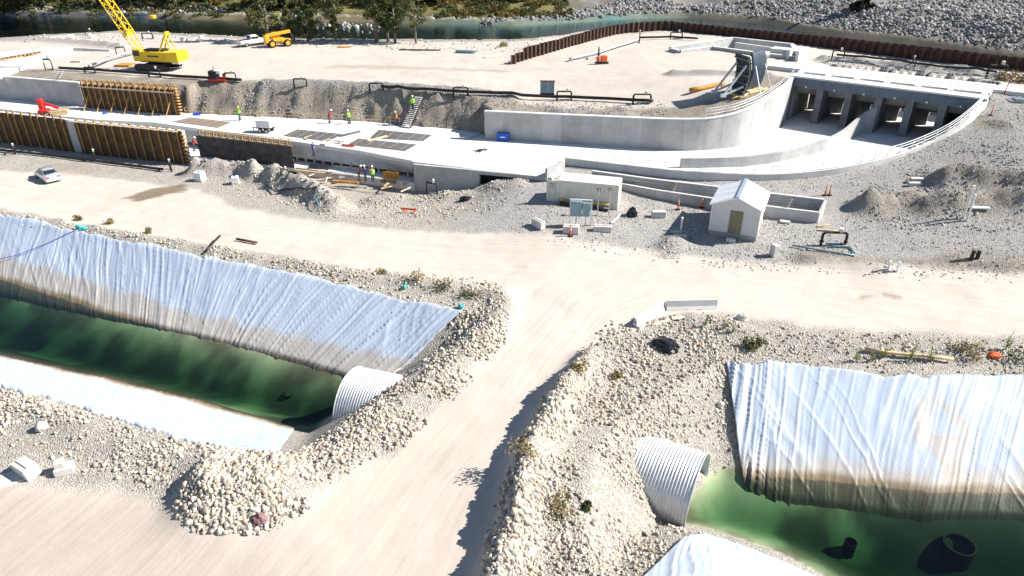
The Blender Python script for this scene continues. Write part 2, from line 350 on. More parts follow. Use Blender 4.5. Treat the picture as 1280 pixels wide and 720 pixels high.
def mkz(X, Y):
    lo = np.clip(low(X, Y), -2, 8); up = np.clip(upp(X, Y), 4.5, 7.6)
    # far beyond the survey both surfaces level out
    far = sstep(110, 220, np.abs(X)); lo = lo*(1-far)+1.0*far
    z = lo
    sdB = sdpoly(X, Y, bench_poly)
    dB, arc, _ = dline(X, Y, BLS)
    L = np.concatenate([[0], np.cumsum(np.hypot(*np.diff(BLS, axis=0).T))])
    face = sstep(L[3]-1.0, L[3]+1.5, arc)*(1-sstep(L[6]-.6, L[6]-.1, arc))   # the cut earth face; elsewhere walls
    slope = 1.35*face+60*(1-face)
    rough = (fbm(X*.5+3, Y*.5, 4, 5)-.5)+.4*(fbm(arc*.9, dB*.6, 5, 6)-.5)
    zu = np.minimum(up, np.where(dB < 30, ZF-.1+np.maximum(dB-.5-.12*(1-face)+rough*1.5*face, 0)*slope, 99))
    z = np.where(sdB > 0, zu, z)
    # seam east of the gates
    east = sstep(60, 64, X)*(1-sstep(0, 4, np.abs(sdB))); z = z*(1-east)+(.5*lo+.5*up)*east
    for ln, h, w in BERMS:
        d, _, _ = dline(X, Y, ln); k = d < w*3
        lump = .3+1.4*fbm(X*.55, Y*.55, 6, 31)
        z = z+np.where(k, (h*lump+(h > 1.2)*(w > 1)*h*.55*(fbm(X*1.7, Y*1.7, 4, 33)-.5))*np.exp(-(d/w)**2*1.1), 0)
    # rolling roughness
    ponds = np.maximum(sdpoly(X, Y, pond1), sdpoly(X, Y, pond2))
    z = z+(fbm(X*.35, Y*.35, 3, 11)-.5)*.16+(fbm(X*1.3, Y*1.3, 3, 12)-.5)*.10*(1-sstep(-.5, .5, ponds))
    # the sunken intake basin behind the parked gates
    si = sdpoly(X, Y, intake_poly); z = np.where(si > .15, 4.6, z)
    # river and the far bank
    sr = sdpoly(X, Y, river_poly)
    dF, aF, sF = dline(X, Y, river_far); beyond = (sF > 0)
    right = sstep(5, 40, X)
    hill = RIVER+.12+np.minimum(dF*(.16+.14*right), 3.2+1.2*right)+np.clip(dF-45, 0, 400)*.22
    hill = hill+(fbm(X*.12, Y*.12, 4, 41)-.5)*np.minimum(dF*.25, 2.4)
    z = np.where(beyond & (Y > 100) & (sr < 0), hill, z)
    z = np.where(sr > 0, np.minimum(z, np.maximum(2.4, 5.6-sr*.55)), z)
    dist_far = np.where(sr > 0, dF, 99); z = np.where(sr > 0, np.minimum(z, 2.6+0*z)*0+np.maximum(np.minimum(z, 9), np.where(dist_far < 3, RIVER-.3-dist_far*.5, 2.4)), z)
    # ponds
    for poly, edges in ((pond1, ((P1_far, .66), (P1_end, .72), (P1_near, .6))), (pond2, ((P2_far, .66), (P2_end, 1.0), (P2_near, .6)))):
        s = sdpoly(X, Y, poly); dep = np.full(X.shape, 99.)
        for e, k in edges:
            d, _, _ = dline(X, Y, e); dep = np.minimum(dep, d*k)
        z = np.where(s > 0, np.maximum(z-dep, -6.6+(fbm(X*.4, Y*.4, 4, 51)-.5)*1.2), z)
    # excavation under the concrete
    sc = sdpoly(X, Y, chan_poly); z = np.where((sc > .3) | ((dB < .75) & (sdB <= 0.02)), -3.0, z)
    return z
def growing(a, b, s0, g, smax):
    o = [a]; s = s0
    while o[-1] < b: o.append(o[-1]+s); s = min(s*g, smax)
    return o
xr = growing(80, 900, .45, 1.07, 60); xm = np.arange(-80, 80, .42)
GX = np.array(sorted([-x for x in xr])+list(xm)+xr[0:]); GX = np.unique(np.round(GX, 3))
GY = np.unique(np.round(np.array(list(np.arange(12, 60, .33))+growing(60, 240, .33, 1.006, 1.1)+growing(241.5, 1400, 1.2, 1.12, 70)), 3))
MX, MY = np.meshgrid(GX, GY); GZ = mkz(MX, MY)
def zt(X, Y):
    X = np.asarray(X, float); Y = np.asarray(Y, float)
    i = np.clip(np.searchsorted(GX, X)-1, 0, len(GX)-2); j = np.clip(np.searchsorted(GY, Y)-1, 0, len(GY)-2)
    fx = np.clip((X-GX[i])/(GX[i+1]-GX[i]), 0, 1); fy = np.clip((Y-GY[j])/(GY[j+1]-GY[j]), 0, 1)
    return (GZ[j, i]*(1-fx)+GZ[j, i+1]*fx)*(1-fy)+(GZ[j+1, i]*(1-fx)+GZ[j+1, i+1]*fx)*fy
def G(px, py):
    """where the line of sight through a photo pixel meets the ground"""
    u = (px-640)/FOC; v = (360-py)/FOC
    dy = math.cos(CAM_T)+v*math.sin(CAM_T); dz = -math.sin(CAM_T)+v*math.cos(CAM_T)
    t = np.arange(18, 420, .12)
    hit = np.nonzero(CAM_H+dz*t < zt(u*t, dy*t))[0]
    k = t[hit[0]] if len(hit) else 400
    return Vector((u*k, dy*k, float(zt(u*k, dy*k))))

# ------------------------------------------------------------------ ground sheet
def soft(px, z=0.0, w=.8, n=.9):
    s = sdpoly(MX, MY, WL(px, z)); s = s+(fbm(MX*.6, MY*.6, 4, 61)-.5)*n*2
    return sstep(-w, w, s)[..., None]
C = np.zeros(MX.shape+(3,)); C[:] = (.40, .37, .325)
sdB = sdpoly(MX, MY, bench_poly)
sand = np.array((.49, .44, .385)); road = np.array((.51, .455, .395)); grey = np.array((.375, .355, .33)); earth = np.array((.285, .25, .205))
def blend(C, m, c): return C*(1-m)+np.array(c)*m
nz = fbm(MX*.25, MY*.25, 4, 71)[..., None]
C = blend(C, soft([(620, 235), (700, 200), (1000, 215), (1160, 195), (1280, 150), (1400, 150), (1400, 345), (1000, 325), (860, 318), (760, 310), (680, 297), (600, 290), (560, 262)], 1.0, 1.2), grey)
C = blend(C, soft([(1040, 225), (1150, 205), (1290, 130), (1500, 150), (1500, 300), (1100, 290)], 2.5, 1.5), grey*.9)
ben = sstep(-.3, .3, sdB)[..., None]
C = blend(C, ben, sand*(.9+.2*nz))
dB, arcB, _ = dline(MX, MY, BLW)
cutf = (ben[..., 0]*(1-sstep(4.2, 6.2, dB+(nz[..., 0]-.5)*4)))[..., None]
C = blend(C, cutf, earth*(.8+.5*fbm(MX*.9, MY*.9, 4, 72)[..., None]))
for k in (8, 9, 10, 11, 17):
    d, _, _ = dline(MX, MY, BERMS[k][0]); C = blend(C, (1-sstep(.6, 2.0, d))[..., None], grey*.78)
for k in (12, 13, 14, 16):
    d, _, _ = dline(MX, MY, BERMS[k][0]); C = blend(C, (1-sstep(.8, 2.4, d+(nz[..., 0]-.5)*3))[..., None]*.8, earth*.95)
ROADP = [(-250, 180), (0, 203), (60, 205), (240, 226), (300, 256), (420, 276), (480, 284), (560, 290), (650, 297), (760, 312), (860, 322), (1000, 334), (1300, 352), (1500, 370), (1500, 432), (1290, 424), (1050, 412), (900, 392), (830, 398), (760, 425), (705, 472), (668, 530), (646, 620), (622, 720), (600, 800), (-300, 800), (-300, 620), (0, 600), (150, 606), (235, 655), (330, 662), (420, 605), (500, 555), (570, 485), (622, 420), (640, 385), (625, 360), (450, 334), (300, 311), (100, 274), (0, 258), (-250, 205)]
rm = soft(ROADP, 0, .7, .7); C = blend(C, rm, road*(.93+.14*nz))
C = blend(C, soft([(-300, 800), (-300, 600), (0, 610), (150, 620), (240, 660), (330, 690), (420, 740), (420, 800)], 0, 2, 2)*rm*.8, np.array((.385, .335, .285)))
bottom = 1-sstep(22, 33, MY+.15*MX); C = blend(C, (bottom[..., None])*rm*.35, np.array((.46, .385, .32)))
def stain(pts, z, c, a=.95): 
    global C
    C = blend(C, soft(pts, z, .25, .9)*a, c)
wet = (.19, .145, .105)
stain([(158, 248), (178, 254), (205, 244), (236, 238), (233, 230), (212, 230), (185, 235), (170, 243)], -.8, wet)
stain([(45, 212), (65, 202), (90, 201), (125, 208), (124, 214), (105, 214), (85, 210), (60, 216)], -1, (.36, .32, .27))
stain([(1075, 370), (1095, 368), (1096, 372), (1078, 373)], .2, wet, .6); stain([(1110, 369), (1123, 370), (1123, 374), (1112, 373)], .2, wet, .6)
stain([(395, 85), (430, 81), (520, 84), (640, 90), (640, 92), (500, 88), (420, 85)], 6, (.33, .29, .24), .6)
# damp and muddy below the liners, river bed, far bank
pond = np.maximum(sdpoly(MX, MY, pond1), sdpoly(MX, MY, pond2))
C = blend(C, sstep(.2, 1.0, pond)[..., None], np.array((.36, .335, .295)))
uw = sstep(WATER+.25, WATER-.5, GZ)[..., None]*0
und = ((GZ < WATER+.05) & (pond > 0))[..., None]*1.0
alg = fbm(MX*.35, MY*.35, 5, 81)[..., None]; alg2 = fbm(MX*.22+9, MY*.3, 5, 82)[..., None]
bed = blend(np.zeros_like(C)+np.array((.13, .12, .075)), sstep(.40, .68, alg), (.33, .37, .22)); bed = blend(bed, sstep(.5, .72, alg2)*.8, (.06, .07, .05))
C = np.where(und > 0, bed, C)
sr = sdpoly(MX, MY, river_poly); dF, aF, sF = dline(MX, MY, river_far)
bedr = blend(np.zeros_like(C)+np.array((.13, .10, .055)), sstep(-40, 10, MX)[..., None], (.10, .17, .155)); bedr = blend(bedr, sstep(-75, -95, MX)[..., None], (.015, .03, .06)); bedr = blend(bedr, sstep(.45, .6, fbm(MX*.08, MY*.2, 3, 97))[..., None]*.4, (.20, .17, .11)); bedr = blend(bedr, sstep(30, 50, MX)[..., None], (.10, .092, .075))
C = np.where((sr > 0)[..., None], bedr*(.8+.5*nz), C)
far = ((sF > 0) & (MY > 100) & (sr <= 0))
left_far = blend(np.zeros_like(C)+np.array((.085, .08, .04)), sstep(.45, .7, nz), (.19, .17, .06)); left_far = blend(left_far, (1-sstep(.5, 5, dF))[..., None]*.7, (.30, .28, .25))
rf = blend(np.zeros_like(C)+np.array((.25, .235, .22)), sstep(.4, .75, fbm(MX*.2, MY*.3, 4, 91)[..., None])*.7, (.15, .135, .11))
rmix = sstep(8, 22, MX+(nz[..., 0]-.5)*22)[..., None]
grass_f = sstep(-60, 0, MX)[..., None]*(1-rmix); left_far = blend(left_far, grass_f*.8, (.20, .175, .07))
C = np.where(far[..., None], left_far*(1-rmix)+rf*rmix, C)
dtr, _, _ = dline(MX, MY, WL([(1130, 14, 7), (1200, 14, 7), (1240, 8, 8), (1290, 1, 9)]))
C = blend(C, ((1-sstep(.6, 2.2, dtr))*far)[..., None]*.8, (.33, .31, .285))
near_rb = ((sr < 0.6) & (sr > -3.2) & ~far & (MX < 5))[..., None]*1.0
C = blend(C, near_rb*.8, np.array((.30, .285, .24))*(.7+.6*nz))
ny, nx = MX.shape; idx = np.arange(ny*nx).reshape(ny, nx)
F = np.stack([idx[:-1, :-1], idx[:-1, 1:], idx[1:, 1:], idx[1:, :-1]], -1).reshape(-1, 4)
attr_mat('earth_and_gravel', 'ground_color', .95, .24, 3.2, .9, .10, streak='track', spec=.12, pebble=10.0)
ground = fast('ground', np.stack([MX, MY, GZ], -1).reshape(-1, 3), F, 'earth_and_gravel', True)
tag(ground, None, None, kind='structure')
vcol(ground, 'ground_color', C.reshape(-1, 3))
P_haul = WL([(330, 860, 0), (430, 720, 0), (520, 590, 0), (585, 520, 0), (640, 440, 0), (705, 370, 0), (800, 338, 0), (900, 340, 0)])
P_main = WL([(-250, 205, -1), (0, 232, -1), (150, 255, -.7), (350, 290, -.3), (500, 312, 0), (650, 325, 0), (800, 336, 0), (1000, 358, 0), (1300, 392, 0), (1500, 410, 0)])
d1, a1, s1 = dline(MX, MY, P_haul); d2, a2, s2 = dline(MX, MY, P_main); use = (d1 < d2)
bl_x = np.where(sdB > 0, MX, 0)
ts = np.where(use, np.sign(s1)*d1, np.sign(s2)*d2+40); ta = np.where(use, a1, a2)
ts = np.where(sdB > 0, MY+.15*MX, ts); ta = np.where(sdB > 0, MX, ta)
ts = ts+(fbm(MX*.12, MY*.12, 2, 95)-.5)*.8
ts = np.where((und[..., 0] > 0) | (sr > 0), MX*.22, ts); ta = np.where((und[..., 0] > 0) | (sr > 0), MY*14, ta)
vcol(ground, 'track', np.stack([ts, ta, ts*0], -1).reshape(-1, 3))
ra = ground.data.attributes.new('road_amount', 'FLOAT', 'POINT')
ra.data.foreach_set('value', np.clip(rm[..., 0]+ben[..., 0]*(1-cutf[..., 0])*.8*(sr < -3)*(~far)+und[..., 0]+(sr > 0), 0, 1).astype(np.float32).ravel())

# ------------------------------------------------------------------ water
def water_mat(name, col, dens, tint=(1, 1, 1), wav=.02, wscale=1.2):
    m = bpy.data.materials.new(name); m.use_nodes = True; MATS[name] = m; n = m.node_tree.nodes; l = m.node_tree.links
    n.remove(n['Principled BSDF']); out = n['Material Output']
    tr = n.new('ShaderNodeBsdfTransparent'); tr.inputs[0].default_value = (*tint, 1)
    gl = n.new('ShaderNodeBsdfGlossy'); gl.inputs['Roughness'].default_value = .04
    fr = n.new('ShaderNodeFresnel'); fr.inputs['IOR'].default_value = 1.33
    tc = n.new('ShaderNodeTexCoord'); nz = n.new('ShaderNodeTexNoise'); nz.inputs['Scale'].default_value = wscale; nz.inputs['Detail'].default_value = 4
    l.new(tc.outputs['Object'], nz.inputs['Vector'])
    bp = n.new('ShaderNodeBump'); bp.inputs['Strength'].default_value = 1; bp.inputs['Distance'].default_value = wav
    l.new(nz.outputs['Fac'], bp.inputs['Height']); l.new(bp.outputs['Normal'], gl.inputs['Normal']); l.new(bp.outputs['Normal'], fr.inputs['Normal'])
    mx = n.new('ShaderNodeMixShader'); ge = n.new('ShaderNodeNewGeometry'); iv = n.new('ShaderNodeMath'); iv.operation = 'SUBTRACT'; iv.inputs[0].default_value = 1.0; l.new(ge.outputs['Backfacing'], iv.inputs[1])
    fm = n.new('ShaderNodeMath'); fm.operation = 'MULTIPLY'; l.new(fr.outputs[0], fm.inputs[0]); l.new(iv.outputs[0], fm.inputs[1]); l.new(fm.outputs[0], mx.inputs[0]); l.new(tr.outputs[0], mx.inputs[1]); l.new(gl.outputs[0], mx.inputs[2])
    l.new(mx.outputs[0], out.inputs['Surface'])
    va = n.new('ShaderNodeVolumeAbsorption'); va.inputs['Color'].default_value = (*col, 1); va.inputs['Density'].default_value = dens
    l.new(va.outputs[0], out.inputs['Volume'])
    return m
water_mat('pond_water_green', (.45, .65, .53), .82, wav=.012)
water_mat('river_water', (.25, .62, .66), .42, wav=.10, wscale=.7)
def waterbody(name, poly, z, zb, m):
    bm = bmesh.new(); vs = [bm.verts.new((p[0], p[1], z)) for p in poly]; f = bm.faces.new(vs)
    r = bmesh.ops.extrude_face_region(bm, geom=[f])
    for e in r['geom']:
        if isinstance(e, bmesh.types.BMVert): e.co.z = zb
    bmesh.ops.recalc_face_normals(bm, faces=bm.faces[:]); bmesh.ops.triangulate(bm, faces=bm.faces[:])
    me = bpy.data.meshes.new(name); bm.to_mesh(me); bm.free(); me.materials.append(MATS[m])
    o = bpy.data.objects.new(name, me); COL.objects.link(o); tag(o, None, None, kind='structure'); return o
waterbody('pond_water', pond1, WATER, -9, 'pond_water_green'); waterbody('pond_water', pond2, WATER, -9, 'pond_water_green')
waterbody('river_water', np.vstack([river_near-np.array([0, 1.5]), SHEET[4:]+np.array([.3, .8]), river_far[::-1]+np.array([0, .4])]), RIVER, -2, 'river_water')

# ------------------------------------------------------------------ plastic pond liners
def resample(L, n):
    s = np.concatenate([[0], np.cumsum(np.hypot(*np.diff(L, axis=0).T))]); t = np.linspace(0, s[-1], n)
    return np.stack([np.interp(t, s, L[:, 0]), np.interp(t, s, L[:, 1])], -1), t
def liner_mat(name, clean, mud):
    m = attr_mat(name, 'sheet_color', .42, .05, 1.2, .12, .03, spec=.35); return m
liner_mat('liner_plastic', 0, 0)
def liner(label, top, bot, ns, nd, pleat, seed, band, edge=.2, stainf=None, shear=.25, gain=1.0, softb=.7):
    T, s = resample(np.array(top), ns); B, _ = resample(np.array(bot), ns)
    T = T+(np.stack([0*s, (fbm(s*.7, s*0, 4, seed)-.5)*edge*4], -1))
    d = np.linspace(0, 1, nd)[None, :]; S = s[:, None]+0*d
    X = T[:, :1]*(1-d)+B[:, :1]*d; Y = T[:, 1:]*(1-d)+B[:, 1:]*d
    ln = np.hypot(*(B-T).T)[:, None]*d
    q = S+shear*ln*(vnoise(S*.05, 0*S, seed+1)*2-1)*2+(fbm(S*.25, ln*.15, 3, seed+2)-.5)*1.0
    def ridge(f, p, k): return np.clip(1-np.abs(2*vnoise(q*f, ln*.10+S*.02, seed+k)-1)*1.7, 0, 1)**p
    amt = pleat(S/s[-1])
    q2 = S-shear*1.5*ln+(fbm(S*.25+7, ln*.25, 3, seed+12)-.5)*1.2; ex = np.clip(1-np.abs(2*vnoise(q2*1.3, ln*.09, seed+13)-1)*2.2, 0, 1)**3*sstep(.45, .7, fbm(S*.15, ln*.15, 2, seed+14))
    wr = .05*ex+(.035*ridge(.9, 3, 3)+.045*ridge(2.1, 4, 4)+.034*ridge(4.2, 3, 5)+.016*ridge(8.0, 2, 10))*amt+.05*(fbm(S*.6, ln*.6, 4, seed+6)-.5)+.10*(fbm(S*.16, ln*.2, 2, seed+8)-.5)
    Z = zt(X, Y)+(.14+wr)*sstep(0, .04, d)*(1-.0*d)-.10*(1-sstep(0, .025, d))-.25*sstep(.93, 1, d)
    # smooth the support
    Zs = Z.copy()
    for _ in range(2): Zs[1:-1] = (Zs[:-2]+2*Zs[1:-1]+Zs[2:])/4 if False else Zs[1:-1]
    idx = np.arange(ns*nd).reshape(ns, nd); F = np.stack([idx[:-1, :-1], idx[1:, :-1], idx[1:, 1:], idx[:-1, 1:]], -1).reshape(-1, 4)
    o = fast('pond_liner', np.stack([X, Y, Zs], -1).reshape(-1, 3), F, 'liner_plastic', True)
    zz = Zs-WATER; n = fbm(S*.5, ln*.5, 4, seed+9)-.5
    clean = np.array((.43, .49, .58))*gain; mud = np.array((.44, .40, .345))*gain
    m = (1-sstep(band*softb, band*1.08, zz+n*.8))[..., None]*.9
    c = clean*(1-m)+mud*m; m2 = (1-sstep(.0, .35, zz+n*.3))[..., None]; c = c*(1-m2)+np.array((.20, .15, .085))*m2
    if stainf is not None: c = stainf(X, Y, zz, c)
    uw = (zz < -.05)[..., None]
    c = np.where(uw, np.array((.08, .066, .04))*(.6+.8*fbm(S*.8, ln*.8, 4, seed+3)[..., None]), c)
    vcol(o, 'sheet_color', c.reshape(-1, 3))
    so_ = o.modifiers.new('thickness', 'SOLIDIFY'); so_.thickness = .02; so_.offset = 1
    return tag(o, label, 'liner')
liner('long pale blue plastic liner with tan silt band, far bank of the left pond',
  WL([(-250, 218, -1.0), (0, 268, -.7), (120, 294, -.5), (250, 322, -.35), (400, 350, -.2), (500, 371, 0), (580, 389, 0)]),
  WL([(-250, 330, -6.2), (0, 385, -6.2), (150, 425, -6.2), (300, 462, -6.2), (420, 496, -6.2), (470, 512, -5.8), (492, 494, -5.0)]), 760, 70, lambda t: .55+.9*t, 100, 1.35)
liner('bright white plastic liner strip on the near bank of the left pond',
  WL([(-250, 425, -.2), (0, 487, -.2), (120, 520, -.1), (250, 558, 0), (300, 566, 0), (345, 571, 0)]),
  WL([(-250, 370, -5), (0, 424, -5), (120, 458, -5), (250, 500, -5), (330, 525, -5), (372, 540, -5)]), 420, 40, lambda t: .5+0*t, 140, .5, shear=.1, gain=1.06)
def rust(X, Y, zz, c):
    p = W(1195, 560, -2); a = p-np.array([0, 0]); e = np.hypot((X-p[0])/1.5, (zz-1.7)/1.3); n = fbm(X*1.5, Y*1.5, 4, 5)-.5
    ring = np.exp(-((e-1+n*.6)/.16)**2)[..., None]*(zz > 1.5)[..., None]*.55
    c = c*(1-ring)+np.array((.50, .40, .24))*ring
    b = ((1-sstep(.7, 1.0, e+n))*(zz < 1.9))[..., None]*.55; return c*(1-b)+np.array((.50, .38, .28))*b
liner('wide wrinkled blue-white liner with rusty stain, far bank of the right pond',
  WL([(908, 452, 0), (960, 453, 0), (1050, 459, 0), (1130, 469, 0), (1200, 467, 0), (1300, 471, 0), (1600, 478, 0)]),
  WL([(926, 625, -5.6), (980, 640, -5.6), (1060, 650, -5.6), (1150, 662, -5.6), (1220, 662, -5.6), (1300, 665, -5.6), (1600, 680, -5.6)]), 460, 80, lambda t: 3.4*np.exp(-(t/.075)**2)+.7+.4*np.exp(-((t-.45)/.15)**2), 180, 1.0, edge=.18, stainf=rust, shear=.42, softb=.15)
liner('small bright plastic liner end at the near bank of the right pond below the culvert',
  WL([(790, 746, -.1), (850, 732, -.1), (890, 730, -.2), (955, 752, -.2), (1100, 832, 0), (1500, 1000, 0)]),
  WL([(858, 688, -3.6), (880, 690, -4.8), (900, 697, -4.8), (955, 722, -4.8), (1100, 770, -5), (1500, 900, -5)]), 260, 36, lambda t: 1.3+0*t, 220, .5, shear=.2, gain=1.05)
# ------------------------------------------------------------------ loose stones
def ico():
    t = (1+5**.5)/2
    v = np.array([(-1, t, 0), (1, t, 0), (-1, -t, 0), (1, -t, 0), (0, -1, t), (0, 1, t), (0, -1, -t), (0, 1, -t), (t, 0, -1), (t, 0, 1), (-t, 0, -1), (-t, 0, 1)], float)
    v /= np.linalg.norm(v[0])
    f = np.array([(0, 11, 5), (0, 5, 1), (0, 1, 7), (0, 7, 10), (0, 10, 11), (1, 5, 9), (5, 11, 4), (11, 10, 2), (10, 7, 6), (7, 1, 8), (3, 9, 4), (3, 4, 2), (3, 2, 6), (3, 6, 8), (3, 8, 9), (4, 9, 5), (2, 4, 11), (6, 2, 10), (8, 6, 7), (9, 8, 1)])
    return v, f
IV, IF = ico()
attr_mat('stone', 'stone_color', .92, .18, 9.0, .4, .02, spec=.2)
PAL = np.array((1.02, .99, .94))*np.array([(.50, .47, .40), (.42, .40, .36), (.56, .52, .44), (.33, .315, .29), (.46, .41, .33), (.60, .57, .50), (.27, .26, .245), (.43, .34, .28)])
PALG = np.array([(.34, .335, .325), (.42, .41, .40), (.27, .27, .265), (.38, .36, .33), (.48, .465, .45)])
def rotmats(n):
    q = rng.normal(size=(n, 4)); q /= np.linalg.norm(q, axis=1)[:, None]; a, b, c, d = q.T
    return np.stack([np.stack([1-2*(c*c+d*d), 2*(b*c-a*d), 2*(b*d+a*c)], -1), np.stack([2*(b*c+a*d), 1-2*(b*b+d*d), 2*(c*d-a*b)], -1), np.stack([2*(b*d-a*c), 2*(c*d+a*b), 1-2*(b*b+c*c)], -1)], 1)
def stones(name, polys, n, smin, smax, pal=PAL, label=None, clump=.5, bright=1.0, z=0.0, keep=None, power=4.0, avoid=True):
    out = []
    for px in polys:
        P = WL(px, z) if len(px[0]) == 2 else WL(px); lo = P.min(0); hi = P.max(0); got = np.zeros((0, 2)); k = 0
        want = int(n/len(polys))
        while len(got) < want and k < 60:
            q = lo+rng.random((want*2, 2))*(hi-lo); s = sdpoly(q[:, 0], q[:, 1], P)
            ok = s > (rng.random(len(q))-.75)*1.0
            ok &= fbm(q[:, 0]*.45, q[:, 1]*.45, 3, 201) > (rng.random(len(q))*clump+.28)
            if avoid: ok &= sdpoly(q[:, 0], q[:, 1], chan_poly) < -.3
            if keep is not None: ok &= keep(q[:, 0], q[:, 1])
            got = np.vstack([got, q[ok]]); k += 1
        out.append(got[:want])
    p = np.vstack(out); m = len(p)
    if m == 0: return
    r = (smin+(smax-smin)*rng.random(m)**power)*(.62 if smax > .7 else .44)
    sc = r[:, None]*(0.65+.7*rng.random((m, 3))); sc[:, 2] *= .8
    V = IV[None]*(1+.40*(rng.random((m, 12, 1))-.5)*2)*sc[:, None]
    V = np.einsum('nij,nkj->nki', rotmats(m), V)
    c = np.stack([p[:, 0], p[:, 1], zt(p[:, 0], p[:, 1])+r*.28], -1); V = V+c[:, None]
    Fa = (IF[None]+(np.arange(m)*12)[:, None, None]).reshape(-1, 3)
    o = fast(name, V.reshape(-1, 3), Fa, 'stone')
    col = pal[rng.integers(0, len(pal), m)]*(.75+.5*rng.random((m, 1)))*bright
    vcol(o, 'stone_color', np.repeat(col, 12, 0)); return tag(o, label, 'stones', kind='stuff')
lm = W3(441, 503, -3.3); rmo = W3(871, 619, -3.3); PAX = math.atan2(rmo.y-lm.y, rmo.x-lm.x)
def offpipe(x, y):
    a = PAX-R(7); dx = x-rmo.x; dy = y-rmo.y; s = dx*math.cos(a)+dy*math.sin(a); t = -dx*math.sin(a)+dy*math.cos(a)
    return ~((s > -1.5) & (np.abs(t) < 2.75))
stones('rubble', [[(-60, 252), (200, 297), (430, 338), (560, 345), (630, 358), (642, 385), (600, 398), (575, 386), (480, 374), (350, 344), (200, 312), (0, 270), (-60, 258)]], 3600, .06, .34, label='windrow of rubble and cobbles between left pond liner and road')
stones('rubble', [[(577, 394), (637, 382), (622, 430), (562, 494), (500, 548), (430, 585), (350, 640), (300, 600), (350, 573), (388, 548), (412, 524), (440, 502), (472, 478), (495, 468), (535, 428)]], 9500, .06, .36, label='rocky embankment rubble round the left culvert end', keep=lambda x, y: zt(x, y) > WATER-.4, clump=.3)
stones('rubble', [[(-40, 480), (100, 508), (250, 558), (350, 572), (340, 600), (260, 625), (180, 602), (100, 575), (-40, 530)]], 4600, .06, .34, label='cobble windrow along the near liner of the left pond')
stones('cobble_pile', [[(232, 610), (265, 592), (310, 580), (372, 585), (398, 605), (375, 632), (330, 655), (270, 668), (240, 645)]], 6500, .09, .42, label='heaped pile of pale cobbles at the lower left', clump=.05)
stones('rubble', [[(775, 405), (835, 396), (900, 440), (903, 455), (925, 590), (893, 606), (884, 600), (850, 640), (862, 690), (868, 700), (800, 738), (780, 745), (620, 745), (640, 640), (660, 565), (700, 485), (742, 432)]], 11500, .05, .34, label='stony embankment slope of cobbles round the right culvert', keep=lambda x, y: (zt(x, y) > WATER-.1) & offpipe(x, y), clump=.35)
stones('rubble', [[(668, 560), (690, 530), (670, 600), (662, 660), (650, 740), (600, 740), (632, 660), (645, 600)]], 1500, .12, .45, label='larger stones on the dark berm beside the haul road', clump=.1)
stones('rubble', [[(835, 392), (900, 398), (1000, 420), (1290, 430), (1400, 440), (1400, 474), (1130, 470), (1000, 458), (905, 452)]], 4600, .05, .28, label='gravel and cobbles along the top of the right pond liner')
stones('spoil_stones', [[(245, 208), (330, 216), (400, 246), (470, 250), (540, 245), (600, 238), (650, 228), (660, 262), (560, 285), (400, 272), (330, 246), (260, 228)]], 5200, .06, .30, label='stones on the spoil heaps in front of the channel works', z=-.6, bright=.95)
stones('gravel_stones', [[(640, 235), (700, 262), (800, 245), (960, 275), (1040, 290), (1100, 300), (1280, 300), (1280, 345), (1000, 325), (860, 316), (700, 298), (640, 285)], [(740, 203), (860, 216), (1000, 220), (1130, 202), (1200, 180), (1280, 160), (1280, 290), (1060, 285), (1040, 250), (900, 240), (780, 220)]], 9000, .05, .22, PALG, label='loose grey gravel around the container, shed and right mound', z=1.2, clump=.4)
stones('gravel_stones', [[(815, 295), (845, 288), (870, 300), (855, 318), (825, 318)]], 900, .05, .16, PALG, label='small heap of dark gravel in front of the white shed', z=.6, clump=.05, bright=.8)
stones('spoil_stones', [[(1060, 240), (1200, 215), (1290, 225), (1290, 290), (1180, 285), (1070, 275)]], 2600, .06, .30, PALG, label='broken stones on the dug mound at the right', z=1.8, bright=.85)
stones('spoil_stones', [[(228, 103, 6), (330, 104, 6), (570, 112, 6), (640, 118, 6), (640, 138, 5), (606, 165, 2), (470, 154, 2), (228, 142, 2)]], 3000, .06, .28, PALG, label='stones in the cut earth face behind the channel', clump=.3, bright=.85)
stones('spoil_stones', [[(640, 120, 6), (830, 128, 6), (840, 142, 6), (640, 140, 5)], [(1030, 70, 6.2), (1260, 92, 6.4), (1260, 104, 6.4), (1030, 82, 6.2)]], 2600, .06, .30, PALG, label='stones along the pipeline windrows on the upper bench', bright=.8)
stones('bank_stones', [[(-60, 55, 5.5), (60, 45, 5.5), (250, 46, 5.5), (420, 52, 5.5), (600, 55, 5.5), (700, 53, 5.5), (650, 68, 6), (520, 62, 6), (380, 58, 6), (250, 53, 6), (130, 50, 6)]], 2000, .08, .5, PALG, label='grey stones along the near river bank', avoid=False)
stones('riprap', [[(600, 31, 4.2), (700, 28, 4.2), (790, 22, 4.2), (860, 20, 4.2), (960, 27, 4.2), (1000, 35, 4.2), (1060, 44, 4.2), (1150, 53, 4.2), (1290, 73, 4.2), (1400, 90, 4.2), (1400, 10, 8), (1290, 3, 8), (1150, 12, 7), (1000, 4, 7.5), (880, -2, 8), (800, -4, 8), (720, 8, 6.5)]], 24000, .22, .85, np.vstack([PALG, PALG, [(.20, .19, .18)], [(.55, .53, .50)]]), label='riprap of broken grey rock on the far river bank', clump=.5, bright=.66, avoid=False, power=2.0)
stones('bank_stones', [[(-250, 8, 4.2), (0, 16, 4.2), (250, 21, 4.2), (450, 24, 4.2), (640, 29, 4.2), (640, 25, 4.6), (560, 23, 4.6), (330, 19, 4.6), (250, 15, 4.6), (0, 12, 4.6), (-250, 3, 4.6)]], 1500, .2, .9, PALG, label='pale stones at the water line of the far forest bank', avoid=False, clump=.6)

